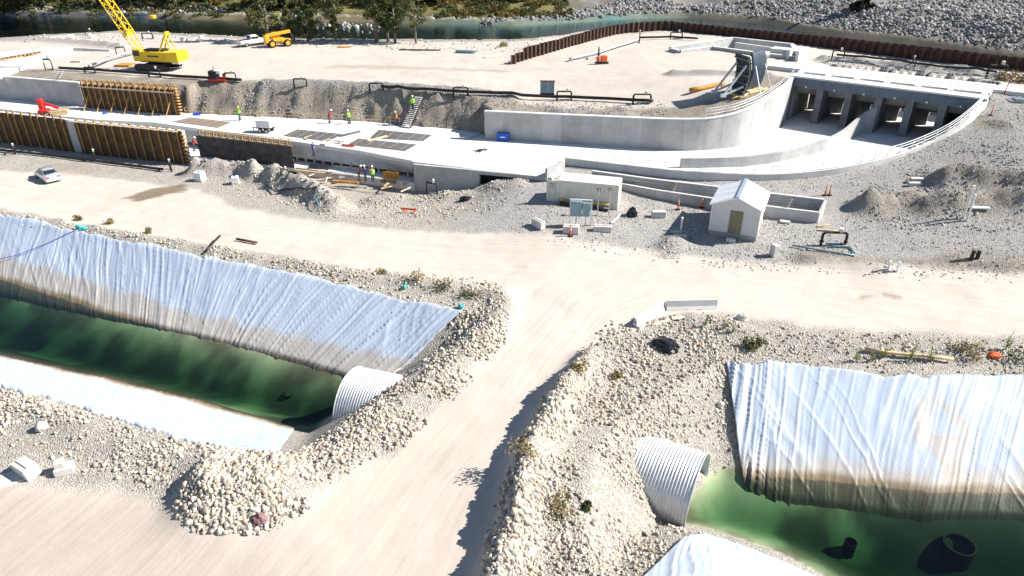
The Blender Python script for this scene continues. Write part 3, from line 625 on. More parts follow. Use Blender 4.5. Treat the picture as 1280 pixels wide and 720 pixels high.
# ------------------------------------------------------------------ concrete works
def concrete(name, col, sc=.5, var=.1):
    m = mat(name, col, .85, 0, var, sc, .25, 14, spec=.25)
    return m
concrete('concrete_pale', (.60, .595, .575)); concrete('concrete_grey', (.43, .43, .42), .7, .16); concrete('concrete_floor', (.66, .65, .63), .35, .06)
concrete('concrete_dark', (.20, .205, .21), .6, .2); concrete('concrete_blue', (.15, .18, .22), .6, .2); concrete('concrete_midgrey', (.34, .335, .325), .6, .2); concrete('concrete_block', (.55, .535, .50), 1.5, .15)  # the mid grey mix is only a darker tone, shared by several parts
mat('form_plywood', (.115, .068, .036), .8, 0, .35, 1.2, .2); mat('form_timber', (.50, .30, .10), .7, 0, .3, 2.0, .15); mat('timber_new', (.60, .45, .26), .75, 0, .25, 3, .1)
mat('timber_pale', (.66, .56, .42), .8, 0, .2, 3, .1); mat('steel_dark', (.055, .055, .065), .45, .5, .4, 1.2, .1); mat('rust', (.13, .065, .04), .85, .1, .4, 1.5, .3)
mat('galvanized', (.55, .57, .58), .45, .6, .15, 4); mat('black_pipe', (.018, .018, .02), .45, 0, .3, 3); mat('black_iron', (.03, .026, .024), .6, .2, .3, 5)
mat('white_paint', (.78, .78, .76), .45, 0, .05, 4); mat('orange_plastic', (.75, .12, .03), .5, 0, .12, 5); mat('red_paint', (.55, .03, .025), .4, 0, .2, 4)
mat('rubber', (.02, .02, .02), .85, 0, .2, 8); mat('glass_dark', (.02, .03, .035), .08, 0, .1, 3, spec=.6); mat('blue_plastic', (.02, .10, .55), .4, 0, .15, 4)
mat('rebar_mat', (.30, .24, .19), .8, .2, .25, 6)
def wallstrip(path, z0, z1, t0, t1, name, m, parent, side=1):
    """solid wall along a plan path; t0..t1 offsets to its left; z lists"""
    P = np.array(path); n = len(P); d = np.gradient(P, axis=0); d /= np.hypot(*d.T)[:, None]; nrm = np.stack([-d[:, 1], d[:, 0]], -1)
    A = P+nrm*t0; B = P+nrm*t1; mb = MB(); z0 = np.broadcast_to(z0, n); z1 = np.broadcast_to(z1, n)
    rings = [[(A[i][0], A[i][1], z0[i]), (B[i][0], B[i][1], z0[i]), (B[i][0], B[i][1], z1[i]), (A[i][0], A[i][1], z1[i])] for i in range(n)]
    mb.loft(rings); o = mb.build(name, m, parent, world=True)
    bm = bmesh.new(); bm.from_mesh(o.data); bmesh.ops.recalc_face_normals(bm, faces=bm.faces[:]); bm.to_mesh(o.data); bm.free(); return o
def seg(P, i, n): return P[i:i+n+1]

cols = [(.47, .47, .46), (.43, .43, .425), (.50, .495, .48), (.415, .41, .40), (.46, .455, .44), (.40, .395, .385), (.44, .44, .43)]
for k in range(7): concrete('concrete_pour_%d' % k, cols[k], .6, .14)
# upper floor: pour panels between the back line and the lip
lip = WL([(-250, 106), (0, 136), (107, 149), (195, 153), (250, 161), (430, 185), (516, 201)], ZF)
NWd = NEARW[3]-NEARW[2]; NWd = NWd/np.hypot(*NWd)      # along the near wall, towards the left
cf = thing('channel_floor', 'bright white concrete floor of the channel and transition basin', 'concrete slab', (0, 88, ZF))
RWs = sm(np.column_stack([RWW, [p[2] for p in RIGHTWALL]]), 60)
back = np.vstack([BLW, [GA-GBACK*.0]])
def panelpoly(name, poly, z1, th, m, parent):
    P = np.array(poly); a = .5*sum(P[i][0]*P[(i+1) % len(P)][1]-P[(i+1) % len(P)][0]*P[i][1] for i in range(len(P)))
    if a < 0: P = P[::-1]
    bm = bmesh.new(); vs = [bm.verts.new((p[0], p[1], z1)) for p in P]; f = bm.faces.new(vs); bm.normal_update()
    r = bmesh.ops.extrude_face_region(bm, geom=[f])
    for e in r['geom']:
        if isinstance(e, bmesh.types.BMVert): e.co.z = z1-th
    bmesh.ops.recalc_face_normals(bm, faces=bm.faces[:]); bmesh.ops.triangulate(bm, faces=[q for q in bm.faces if len(q.verts) > 4])
    for v in bm.verts: v.co -= parent.location
    me = bpy.data.meshes.new(name); bm.to_mesh(me); bm.free(); me.materials.append(MATS[m]); o = bpy.data.objects.new(name, me); COL.objects.link(o); o.parent = parent; return o
bs, _ = resample(BLW[:7], 15); ls, _ = resample(lip, 15)
for i in range(14):
    g = .012; a, b = bs[i], bs[i+1]; c, d = ls[i+1], ls[i]
    u = (b-a)/np.hypot(*(b-a)); w = (c-d)/np.hypot(*(c-d))
    mid0 = a+(d-a)*.47; mid1 = b+(c-b)*.47
    panelpoly('floor_panel', [a+u*g+np.array([0, .6]), b-u*g+np.array([0, .6]), mid1-u*g, mid0+u*g], ZF+(i % 3)*.004, .45, 'concrete_floor', cf)
    panelpoly('floor_panel', [mid0+u*g-np.array([0, .02]), mid1-u*g-np.array([0, .02]), c-w*g, d+w*g], ZF+.002+(i % 2)*.004, .45, 'concrete_floor', cf)
# slab over the box, transition floor up to the gates
boxR = W(690, 222, ZF); boxL = W(516, 202, ZF)
mid = W(707, 199, ZF); e1 = BLW[6]; cw = BLW[7:]
k9 = int(np.argmin(np.hypot(*(CWS-BLW[9]).T)))
panelpoly('floor_panel', np.vstack([[boxL, boxR, mid, W(850, 213, ZF)], CWS[k9::-1]+np.array([0, .3]), [e1, bs[14]]]), ZF-.004, .5, 'concrete_floor', cf)
rw_in = RWs[:, :2]
panelpoly('floor_panel', np.vstack([CWS[k9:]+np.array([0, .3]), [GBk, GC, GD], [p for p in rw_in if p[0] > W(850, 213, ZF)[0]+.3], [W(850, 213, ZF)]]), ZF-.008, .5, 'concrete_floor', cf)
# lip face, inclined apron, beam row and lower pit floor
ap = thing('apron_slab', 'sloping grey concrete apron between channel floor lip and lower pit', 'concrete slab', (-20, 84, ZB))
l2 = lip[:7]; fwd = np.array([NWd[1], -NWd[0]]); fwd = fwd if fwd[1] < 0 else -fwd     # towards the camera, square to the wall
foot = WL([(-250, 116, .5), (0, 147, .5), (107, 161, .5), (195, 168, .5), (250, 177, .5), (430, 202, .5), (516, 213.5, .5)])
mb = MB()
for i in range(len(l2)-1):
    a, b, c, d = l2[i]+fwd*.02, l2[i+1]+fwd*.02, foot[i+1], foot[i]
    V = [(a[0], a[1], ZF-.46), (b[0], b[1], ZF-.46), (c[0], c[1], .5), (d[0], d[1], .5)]
    mb.add(V+[(x, y, z-.3) for x, y, z in V], [(0, 3, 2, 1), (4, 5, 6, 7), (0, 1, 5, 4), (1, 2, 6, 5), (2, 3, 7, 6), (3, 0, 4, 7)])
mb.build('incline', 'concrete_pour_0', ap, world=True)
fs, _ = resample(foot, 90)
for i in range(0, 89, 1):
    if fs[i][0] < -34: continue
    a, b = fs[i], fs[i+1]; v = b-a
    p = a+v*.5
    MB().box((p[0], p[1], .08), (.12, .3, .74), math.atan2(v[1], v[0])).build('rib', 'timber_pale', ap, world=True)
nb = NEARW[2:]; nbase = np.array([boxL*0+W(519, 242, ZB), NEARW[2], NEARW[3], NEARW[4], NEARW[5], NEARW[6]])
pit = thing('pit_floor', 'lower white concrete pit floor beside the dark form panel', 'concrete slab', (-20, 80, ZB))
sp, _ = resample(nbase, 13); fp, _ = resample(foot[::-1], 13)
for i in range(12):
    panelpoly('floor_panel', [sp[i]+NWd*.012, sp[i+1]-NWd*.012, fp[i+1]-fwd*2.5, fp[i]-fwd*2.5], -.3+(i % 2)*.004, .4, 'concrete_floor', pit)
# the kerb of the pit towards the camera
kerb = wallstrip([W(519, 242.5, ZB), W(450, 233, ZB), W(372, 222, ZB)], ZB-.6, -.08, -.4, .05, 'pit_kerb', 'concrete_pale', None)
tag(kerb, 'low concrete kerb closing the pit in front of the dark form panel', 'kerb')
# box culvert wall under the slab
bw = thing('box_culvert', 'grey concrete box wall with tie holes and dark square opening', 'culvert', (*W(600, 235, 0), ZB))
A = W(519, 242, ZB); B = boxR; AB = B-A; L_ = np.hypot(*AB); u = AB/L_; nn = np.array([u[1], -u[0]]); nn = nn if nn[1] < 0 else -nn
def wallbox(a, b, z0, z1, t, m, name, parent, front=0.0):
    p = (a+b)/2-nn*(t/2)+nn*front; MB().box((p[0], p[1], (z0+z1)/2), (np.hypot(*(b-a)), t, z1-z0), math.atan2(u[1], u[0])).build(name, m, parent, world=True)
px = [0, .245, .49]
for i in range(2):
    a, b = A+AB*px[i]+u*.008, A+AB*px[i+1]-u*.008
    wallbox(a, b, ZB-.6, ZF-1.75, .45, 'concrete_grey', 'wall_panel', bw); wallbox(a, b, ZF-1.74, ZF-.02, .45, 'concrete_grey', 'wall_panel', bw)
    for k in range(4):
        for zz in (-.6, .1, .9, 1.6):
            q = a+(b-a)*(.15+.23*k)+nn*.004; MB().tube([(q[0], q[1], zz), (q[0]+nn[0]*.006, q[1]+nn[1]*.006, zz)], .05, 8).build('tie_hole', 'concrete_midgrey', bw, world=True)
wallbox(A+AB*.49, B, ZF-.42, ZF-.02, .45, 'concrete_grey', 'lintel', bw)
wallbox(A+AB*.92, B, ZB, ZF-.43, .45, 'concrete_grey', 'wall_panel', bw)
q = A+AB*.7-nn*4; MB().box((q[0], q[1], .2), (L_*.62, .3, 3.6), math.atan2(u[1], u[0])).build('rear_wall', 'concrete_midgrey', bw, world=True)
# curved training wall, poured in panels
wl = thing('curved_wall', 'tall curved grey concrete retaining wall sweeping up to the gate bays', 'retaining wall', (*BLW[8], ZF))
CWp = np.vstack([BLW[7:], [GATE0]])
ztop = [5.45, 5.55, 5.75, 6.0, 6.5, 7.0, 7.6, 7.8]
cwp = sm(np.column_stack([CWp, ztop]), 101)
mats_w = ['concrete_grey', 'concrete_pale']
cols = [(.47, .47, .46), (.43, .43, .425), (.50, .495, .48), (.415, .41, .40), (.46, .455, .44), (.40, .395, .385), (.44, .44, .43)]
for k in range(7): concrete('concrete_pour_%d' % k, cols[k], .6, .14)
for i in range(0, 100, 5):
    Q = cwp[i:i+6].copy(); d = Q[1, :2]-Q[0, :2]; Q[0, :2] += d*.01; Q[-1, :2] -= d*.012
    wallstrip(Q[:, :2], ZF-.4, Q[:, 2]-.0, (i//5 % 2)*.006, .55, 'wall_panel', 'concrete_pour_%d' % ((i//5*3) % 7), wl)
wallstrip(cwp[:, :2], cwp[:, 2]+.003, cwp[:, 2]+.10, -.05, .62, 'coping', 'concrete_pale', wl)
# far channel wall at the left, already stripped
fw = thing('channel_wall', 'long plain grey concrete wall at the far left of the channel', 'retaining wall', (*BLW[1], ZF))
fl, _ = resample(BLW[0:3], 11)
for i in range(10):
    a, b = fl[i], fl[i+1]; v = (b-a)/np.hypot(*(b-a)); wallstrip([a+v*.01, b-v*.01], ZF-.3, 5.45, (i % 2)*.006-.02, .55, 'wall_panel', 'concrete_pour_%d' % ((i*2+1) % 7), fw)
wallstrip(fl, 5.453, 5.56, -.06, .6, 'coping', 'concrete_pale', fw)
# near channel wall behind the timber forms
nw = thing('channel_wall', 'new grey concrete wall showing between the two near timber forms', 'retaining wall', (*NEARW[4], ZB))
nl, _ = resample(np.array([NEARW[3], NEARW[4], NEARW[5], NEARW[6]]), 13)
for i in range(12):
    a, b = nl[i], nl[i+1]; v = (b-a)/np.hypot(*(b-a)); wallstrip([a+v*.01, b-v*.01], ZB-.4, 3.0, -.5, (i % 2)*.006, 'wall_panel', 'concrete_pour_%d' % ((i*2) % 7), nw)
wallstrip(nl, 3.003, 3.06, -.52, .03, 'coping', 'concrete_pale', nw)
# right low wall rising to the deck, with kerb top
rw = thing('curved_wall', 'low curved concrete wall with handrail rising along the right to the gate deck', 'retaining wall', (*RWW[5], 2))
for i in range(0, 58, 4):
    Q = RWs[i:i+5].copy(); wallstrip(Q[:, :2], 0.8, Q[:, 2], -.2, .25, 'wall_panel', 'concrete_pale', rw)
wallstrip(RWs[40:, :2], RWs[40:, 2]+.003, RWs[40:, 2]+.06, -.26, .3, 'coping', 'concrete_pale', rw)
# divider wall from the third pier
dv = np.column_stack([np.vstack([[GATE0+GDIR*GBAY*3], WL([(1072, 168, ZF), (1048, 181, ZF), (1012, 193, ZF), (965, 203, ZF), (915, 208, ZF), (850, 209.5, ZF)])]), [5.4, 4.6, 3.7, 3.35, 3.25, 3.2, 3.2]])
dvs = sm(dv, 41); dw = thing('divider_wall', 'curved grey divider wall running out from the middle gate pier', 'retaining wall', (*dvs[20, :2], ZF))
for i in range(0, 40, 5): wallstrip(dvs[i:i+6, :2], ZF-.2, dvs[i:i+6, 2], -.2, .2, 'wall_panel', 'concrete_pour_%d' % (i//5 % 7), dw)

# ------------------------------------------------------------------ gate structure
gs = thing('gate_structure', 'concrete gate structure with six dark bays, piers and slotted white deck', 'dam gate', (*(GATE0+GDIR*GLEN/2), ZF))
def gp(s, b): p = GATE0+GDIR*s+GBACK*b; return p
def gbox(s0, s1, b0, b1, z0, z1, name, m, ch=0):
    p = gp((s0+s1)/2, (b0+b1)/2); MB().box((p[0], p[1], (z0+z1)/2), (s1-s0, b1-b0, z1-z0), R(-37)).build(name, m, gs, world=True)
for i in range(0, 7):
    w = .42; s = i*GBAY
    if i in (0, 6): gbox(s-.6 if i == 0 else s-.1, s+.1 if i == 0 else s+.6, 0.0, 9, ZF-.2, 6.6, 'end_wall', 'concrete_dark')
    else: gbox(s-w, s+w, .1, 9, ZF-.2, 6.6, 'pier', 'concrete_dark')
for i in range(12):
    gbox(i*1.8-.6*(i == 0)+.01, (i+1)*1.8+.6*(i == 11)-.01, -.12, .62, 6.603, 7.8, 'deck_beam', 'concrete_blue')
gbox(-.6, GLEN+.6, -.2, 2.0, 7.803, 8.0, 'walkway', 'concrete_floor')
gbox(-.6, GLEN+.6, 3.4, 6.0, 7.503, 8.0, 'walkway', 'concrete_floor')
gbox(-.6, GLEN+.6, 6.003, 9.4, 7.3, 8.05, 'walkway', 'concrete_floor')
for i in range(7): gbox(i*GBAY-.3, i*GBAY+.3, 2.003, 3.397, 7.4, 8.06, 'cross_beam', 'concrete_floor')
gbox(-.6, GLEN+.6, 2.003, 2.25, 6.603, 7.8, 'slot_beam_and_baffle', 'concrete_grey'); gbox(-.6, GLEN+.6, 3.15, 3.397, 5.2, 7.38, 'slot_beam_and_baffle', 'concrete_midgrey')  # second, deeper one is an added baffle keeping light out of the bays
for i in range(6):
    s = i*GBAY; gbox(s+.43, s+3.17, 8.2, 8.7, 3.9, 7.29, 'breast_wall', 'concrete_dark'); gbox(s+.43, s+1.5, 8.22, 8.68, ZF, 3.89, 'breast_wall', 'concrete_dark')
    p = gp(s+1.8, -.2); MB().tube([(p[0], p[1], 6.75), (p[0]-GBACK[0]*.06, p[1]-GBACK[1]*.06, 6.75)], .12, 10).build('bulkhead_lamp', 'white_paint', gs, world=True)
mat('seam', (.10, .105, .11), .8)

# ------------------------------------------------------------------ handrails
def handrail(path, label, n_posts, h=1.05, m='galvanized', rails=(.4, .75, 1.05), r=.028):
    P = np.array(path); c = P[len(P)//2]; t = thing('handrail', label, 'railing', (c[0], c[1], P[:, 2].min()))
    s = np.concatenate([[0], np.cumsum(np.sqrt((np.diff(P[:, :2], axis=0)**2).sum(1)))]); q = np.linspace(0, s[-1], n_posts)
    Q = np.stack([np.interp(q, s, P[:, k]) for k in range(3)], -1)
    for p in Q: MB().tube([(p[0], p[1], p[2]-.05), (p[0], p[1], p[2]+h)], r, 6).build('post', m, t, world=True)
    for k in rails: MB().tube([(p[0], p[1], p[2]+k) for p in P], r, 6).build('rail', m, t, world=True)
    return t
handrail(np.column_stack([cwp[55:, :2]+np.array([-.05, .3]), cwp[55:, 2]+.1]), 'galvanized handrail along the curved wall below the parked gate leaf', 16)
handrail(RWs[2:24], 'white handrail on the rising right wall beside the gate bays', 12, m='white_paint', r=.05)
handrail(RWs[24:], 'thin galvanized handrail along the low right basin wall', 18)
e = [gp(0, .1), gp(GLEN, .1)]; handrail([(e[0][0], e[0][1], 8.0), (e[1][0], e[1][1], 8.0)], 'thin galvanized handrail along the front edge of the gate deck', 20, r=.022)
e = [gp(0, 9.2), gp(GLEN, 9.2)]; handrail([(e[0][0], e[0][1], 8.05), (e[1][0], e[1][1], 8.05)], 'thin galvanized handrail along the rear edge of the gate deck', 20, r=.022)
# concrete road slab at the rear right of the deck and landing
t = panelpoly
cd = thing('approach_slab', 'white concrete approach slab at the right end of the gate deck', 'concrete slab', (*gp(GLEN+4, 7.6), 7.4))
panelpoly('slab', [gp(GLEN+.62, 6.4), gp(GLEN+12, 6.6), gp(GLEN+12, 9.2), gp(GLEN+.62, 9.4)], 7.95, .9, 'concrete_floor', cd)
cd = thing('approach_slab', 'white concrete approach slab at the left end of the gate deck', 'concrete slab', (*gp(-3, 7.6), 7.4))
panelpoly('slab', [gp(-5.5, 5.6), gp(-.62, 5.6), gp(-.62, 9.2), gp(-5.5, 9.0)], 7.9, .9, 'concrete_floor', cd)
# ------------------------------------------------------------------ timber and steel forms
mat('form_stud', (.34, .195, .065), .7, 0, .3, 2.0, .15)
def timber_form(name, label, a, b, z0, z1, out, ns, stick=.3, brackets=True, braces=False, group=None):
    a = np.array(a); b = np.array(b); v = b-a; L = np.hypot(*v); u = v/L; rz = math.atan2(u[1], u[0]); c = (a+b)/2
    t = thing(name, label, 'formwork', (c[0], c[1], z0), 0, group); n = max(1, round(L/2.4))
    for i in range(n):
        p = a+v*((i+.5)/n)+out*.04
        for k in range(2):
            h = (z1-z0)/2; MB().box((p[0], p[1], z0+h*(k+.5)), (L/n-.015, .03+.004*((i+k) % 2), h-.012), rz).build('plywood_panel', 'form_plywood', t, world=True)
    for i in range(ns):
        s = (i+.5)/ns+random.uniform(-.004, .004); p = a+v*s+out*.15; e = random.uniform(.6, 1.2)*stick
        MB().beam((p[0], p[1], z0+.05), (p[0], p[1], z1+e), .17, .2).build('stud', 'form_stud', t, world=True)
    for zz in (z0+.7, z0+1.8, z0+2.9):
        if zz < z1-.3:
            p, q = a+out*.27, b+out*.27; MB().beam((p[0]-out[0]*.19, p[1]-out[1]*.19, zz), (q[0]-out[0]*.19, q[1]-out[1]*.19, zz), .03, .08).build('waler', 'form_plywood', t, world=True)
    if brackets:
        m = ns
        for i in range(m):
            p = a+v*((i+.5)/m); q = p+out*.85; MB().beam((p[0]-out[0]*.5, p[1]-out[1]*.5, z1+.06), (q[0], q[1], z1-.02+random.uniform(-.05, .05)), .16, .05).build('bracket', 'timber_new', t, world=True)
        p, q = a+out*.75, b+out*.75
        MB().beam((p[0], p[1], z1+.09), (q[0], q[1], z1+.09), .2, .05).build('walk_plank', 'timber_pale', t, world=True)
    if braces:
        for i in range(braces):
            p = a+v*((i+.6)/braces); q = p+out*1.9; p = p+out*.25
            MB().beam((p[0], p[1], z0+(z1-z0)*.62), (q[0], q[1], z0+.03), .09, .09).build('brace', 'form_timber', t, world=True)
    return t
fA = W(237, 207, ZB); fB = W(104, 192, ZB); fC = W(94, 190.7, ZB); fD = W(-250, 148, ZB)
timber_form('wall_form', 'brown timber wall form with pale plank brackets, nearest the dark steel form', fB, fA, ZB, 3.1, fwd, 12)
timber_form('wall_form', 'brown timber wall form with bare stud tops at the left photo edge', fD, fC, ZB, 3.15, fwd, 42, .5, False)
hA, hB = W(108, 134.5, ZF), W(226, 143.5, ZF)
ff = timber_form('wall_form', 'far timber wall form with tall stud tops below the yellow crane', hA, hB, ZF, 5.55, fwd, 16, .55, False, 7)
v = hB-hA
for i in range(16):
    p = hA+v*((i+.4)/16)-fwd*.75
    MB().beam((p[0], p[1], ZF+2.5), (p[0], p[1], 6.15), .1, .14).build('stud', 'form_timber', ff, world=True)
    q = p+fwd*.9; MB().beam((p[0], p[1], 5.75), (q[0], q[1], 5.55), .08, .1).build('bracket', 'form_timber', ff, world=True)
p, q = hA+fwd*.32, hB+fwd*.32; MB().beam((p[0], p[1], 5.2), (q[0], q[1], 5.2), .08, .16).build('waler', 'timber_pale', ff, world=True)
p, q = hA-fwd*.7, hB-fwd*.7; MB().beam((p[0], p[1], 5.9), (q[0], q[1], 5.9), .2, .06).build('walk_plank', 'form_timber', ff, world=True)
for k in range(9):
    zz = ZF+.3+k*.42; p = hB+fwd*.12; MB().box((p[0]+.12, p[1], zz), (.5, .5, .12), R(-18)).build('end_block', 'form_timber', ff, world=True)
for k in range(9):
    zz = ZB+.3+k*.46; p = fA+fwd*.15; MB().box((p[0]+.15, p[1]+.1, zz), (.45, .5, .12), R(-17)).build('end_block', 'form_timber', bpy.data.objects['wall_form'], world=True)
# dark steel form
sA, sB = W(253, 205.5, ZB), W(370, 221, ZB); v = sB-sA; L = np.hypot(*v); u2 = v/L; rz = math.atan2(u2[1], u2[0])
sf = thing('steel_form', 'dark blue-grey steel wall form with timber brackets along its top', 'formwork', (*((sA+sB)/2), ZB))
for i in range(6):
    for k, (za, zb) in enumerate(((ZB, ZB+.95), (ZB+.97, ZB+2.4), (ZB+2.42, 2.35))):
        p = sA+v*((i+.5)/6)+fwd*(.006*((i+k) % 2)); MB().box((p[0], p[1], (za+zb)/2), (L/6-.012, .08, zb-za), rz).build('steel_panel', 'steel_dark', sf, world=True)
for zz in (ZB+.96, 2.38):
    p, q = sA+fwd*.06, sB+fwd*.06; MB().beam((p[0], p[1], zz), (q[0], q[1], zz), .04, .05).build('edge_angle', 'rust', sf, world=True)
for i in range(13):
    p = sA+v*((i+.3)/13)-fwd*.25; p2 = p-fwd*.5
    MB().beam((p[0], p[1], 2.1), (p[0], p[1], 3.0), .16, .12).build('bracket', 'form_timber', sf, world=True)
    MB().beam((p2[0], p2[1], 2.1), (p2[0], p2[1], 3.0), .1, .1).build('bracket', 'form_timber', sf, world=True)
for off, zz in ((.25, 3.0), (.75, 3.0), (.25, 2.42)):
    p, q = sA-fwd*off, sB-fwd*off; MB().beam((p[0], p[1], zz), (q[0], q[1], zz), .12, .07).build('walk_plank', 'timber_new', sf, world=True)
for i in range(6):
    p = sA+v*((i+.5)/6)-fwd*.05; q = p-fwd*2.0; MB().beam((p[0], p[1], 1.6), (q[0], q[1], -.25), .1, .1).build('brace', 'form_timber', sf, world=True)

# ------------------------------------------------------------------ culverts
def culvert(label, mouth, ang, length, r=2.5):
    t = thing('culvert_pipe', label, 'culvert', (mouth[0], mouth[1], mouth[2]), ang)
    n = 72; m = int(length/.026); X = np.linspace(0, -length, m); rad = r+.03*np.cos(X/.19*2*np.pi); a = np.linspace(0, 2*np.pi, n, endpoint=False)
    V = np.stack([X[:, None]+0*a, rad[:, None]*np.cos(a), rad[:, None]*np.sin(a)], -1).reshape(-1, 3)
    V2 = np.stack([X[:, None]+0*a, (rad[:, None]-.04)*np.cos(a), (rad[:, None]-.04)*np.sin(a)], -1).reshape(-1, 3)
    idx = np.arange(m*n).reshape(m, n); nx_ = np.roll(idx, -1, 1)
    F1 = np.stack([idx[:-1], nx_[:-1], nx_[1:], idx[1:]], -1).reshape(-1, 4); F2 = F1[:, ::-1]+m*n
    rim = np.stack([idx[0], idx[0]+m*n, nx_[0]+m*n, nx_[0]], -1)
    o = fast('corrugated_shell', np.vstack([V, V2]), np.vstack([F1, F2, rim]), 'galv_pipe', True); o.parent = t
    MB().tube([(0.01, (r+.03)*math.cos(x), (r+.03)*math.sin(x)) for x in np.linspace(0, 2*math.pi, 49)], .035, 6).build('rim', 'galv_pipe', t)
    return t
mat('galv_pipe', (.60, .62, .63), .38, .35, .12, 2.0, .05)
lm = W3(441, 503, -3.3); rmo = W3(871, 619, -3.3)
ax = math.atan2(rmo.y-lm.y, rmo.x-lm.x)
#
culvert('large corrugated steel culvert mouth emerging from rocks into the right pond', rmo, ax-R(7), 8.5)
culvert('corrugated steel culvert end at the left pond, half buried in rocks', lm, ax+math.pi+R(4), 9)
for (px, py, r, z0, lab) in ((1200, 680, .85, -5.3, 'wide dark standpipe just under the water of the right pond'), (1064, 677, .34, -5.5, 'narrow dark standpipe just under the water of the right pond'), (360, 492, .36, -5.4, 'dark standpipe just under the water of the left pond')):
    p = W3(px, py, z0); m_ = MB(); N = 24
    for (ra, rb, za, zb) in ((r, r, -2.4, 0), (r, r*.9, 0, 0), (r*.9, r*.9, 0, -1.6), (r*.9, 0.01, -1.6, -1.6)):
        ring = lambda q, z: [(q*math.cos(2*math.pi*k/N), q*math.sin(2*math.pi*k/N), z) for k in range(N)]
        m_.loft([ring(ra, za), ring(rb, zb)], False)
    tag(m_.build('standpipe', 'black_iron', None, True, loc=p), lab, 'pipe')

# ------------------------------------------------------------------ shed
fl_, fr_ = G(885, 293), G(944.5, 303); an = math.atan2(fr_.y-fl_.y, fr_.x-fl_.x); sw = 4.2; sd_ = 4.9; zb = min(fl_.z, fr_.z)-.1
c = (fl_+fr_)/2; sh = thing('shed', 'small white gabled block shed with olive door beside gravel road', 'shed', (c.x, c.y, zb), an)
mat('shed_wall', (.60, .60, .60), .85, 0, .05, 2, .1); mat('shed_roof', (.80, .81, .82), .4, .1, .04, 2); mat('olive_door', (.21, .19, .12), .6, 0, .1, 3); mat('roof_cap', (.33, .38, .45), .5, .2, .1, 3)
H1, H2, HB = 3.15, 4.05, .55
MB().box((0, sd_/2, HB/2), (sw+.06, sd_+.06, HB)).build('plinth', 'concrete_midgrey', sh)
w_ = MB(); hw = sw/2
prof = [(-hw, HB), (hw, HB), (hw, H1), (0, H2-.06), (-hw, H1)]; w_.extr(prof, 0, sd_); w_.build('wall', 'shed_wall', sh)
for k in range(9):
    pass
for s in (-1, 1):
    a0 = (s*(hw+.28), H1-.10+.02); a1 = (0, H2+.02); th_ = .1
    r_ = MB().extr([(a0[0], a0[1]), (a1[0], a1[1]), (a1[0], a1[1]+th_), (a0[0], a0[1]+th_)] if s < 0 else [(a1[0], a1[1]), (a0[0], a0[1]), (a0[0], a0[1]+th_), (a1[0], a1[1]+th_)], -.3, sd_+.3)
    ro = r_.build('roof_slope', 'shed_roof', sh)
    for k in range(4):
        y = -.1+k*(sd_+.2)/3
        MB().beam((a0[0]*.995, y, a0[1]+th_+.004), (a1[0]+s*.06, y, a1[1]+th_+.004), .04, .02).build('roof_seam', 'shed_roof', ro)
MB().box((0, sd_/2, H2+.14), (.34, sd_+.62, .05)).build('ridge_cap', 'roof_cap', sh)
dr = MB().box((.12, -.02, HB+1.08), (.98, .05, 2.12)).build('door', 'olive_door', sh); MB().box((.5, -.07, HB+1.0), (.14, .06, .05)).build('handle', 'galvanized', dr)
fr2 = MB()
for x, w2 in ((-.42, .06), (.66, .06)): fr2.box((x, -.015, HB+1.1), (w2, .06, 2.2))
fr2.box((.12, -.015, HB+2.19), (1.14, .06, .06)); fr2.build('door_frame', 'olive_door', sh)
for s in (-1, 1): MB().box((s*(hw+.02), -.02, (HB+H1)/2), (.1, .06, H1-HB-.05)).build('corner_trim', 'white_paint', sh)

# ------------------------------------------------------------------ container
mat('container_cream', (.74, .71, .62), .55, 0, .06, 1.2, .05); mat('container_door', (.62, .61, .57), .5, 0, .05, 3)
a_, b_ = G(697, 252), G(768, 262.5); an = math.atan2(b_.y-a_.y, b_.x-a_.x)
ct = thing('shipping_container', 'cream corrugated shipping container with one door swung open', 'container', (a_.x, a_.y, min(a_.z, b_.z)-.02), an)
CLn, CW_, CH_ = 6.06, 2.44, 2.59
for y, s in ((0, 1), (CW_, -1)):
    pr = []; n = 24
    m_ = MB(); xs = np.linspace(.1, CLn-.1, n*4+1)
    ys = [y+s*(.065 if (i % 4) in (0, 1) else .0) for i in range(len(xs))]
    V = [(xs[i], ys[i], .15) for i in range(len(xs))]+[(xs[i], ys[i], CH_-.1) for i in range(len(xs))]; k = len(xs)
    m_.add(V, [(i, i+1, k+i+1, k+i) if s > 0 else (i+1, i, k+i, k+i+1) for i in range(k-1)]); m_.build('side_wall', 'container_cream', ct)
for x in (.06, CLn-.06):
    for y in (.06, CW_-.06): MB().box((x, y, CH_/2), (.14, .14, CH_)).build('corner_post', 'container_cream', ct)
for y in (.05, CW_-.05):
    for z in (.09, CH_-.06): MB().box((CLn/2, y, z), (CLn-.26, .10, .14)).build('rail', 'container_cream', ct)
rf = MB().box((CLn/2, CW_/2, CH_-.03), (CLn-.02, CW_-.02, .05)).build('roof', 'container_cream', ct)
for k in range(24): MB().box((.2+k*.245, CW_/2, CH_+.005), (.1, CW_-.3, .02)).build('roof_rib', 'container_cream', rf)
MB().box((CLn-.05, CW_/2, CH_/2), (.05, CW_-.26, CH_-.2)).build('end_wall', 'container_cream', ct)
MB().box((CLn/2, CW_/2, .12), (CLn-.3, CW_-.2, .1)).build('floor', 'form_plywood', ct)
MB().box((.03, CW_*.75, CH_/2), (.06, CW_/2-.16, CH_-.2)).build('door', 'container_door', ct)
dl = MB().box((-.62, .06, CH_/2), (1.14, .06, CH_-.22)).build('door', 'container_door', ct)
for x in (-.9, -.35): MB().tube([(x, 0, .2), (x, 0, CH_-.2)], .025, 6).build('lock_rod', 'galvanized', dl)
for z in (.5, 1.3, 2.1): MB().box((-.06, .03, z), (.16, .1, .12)).build('hinge', 'galvanized', dl)
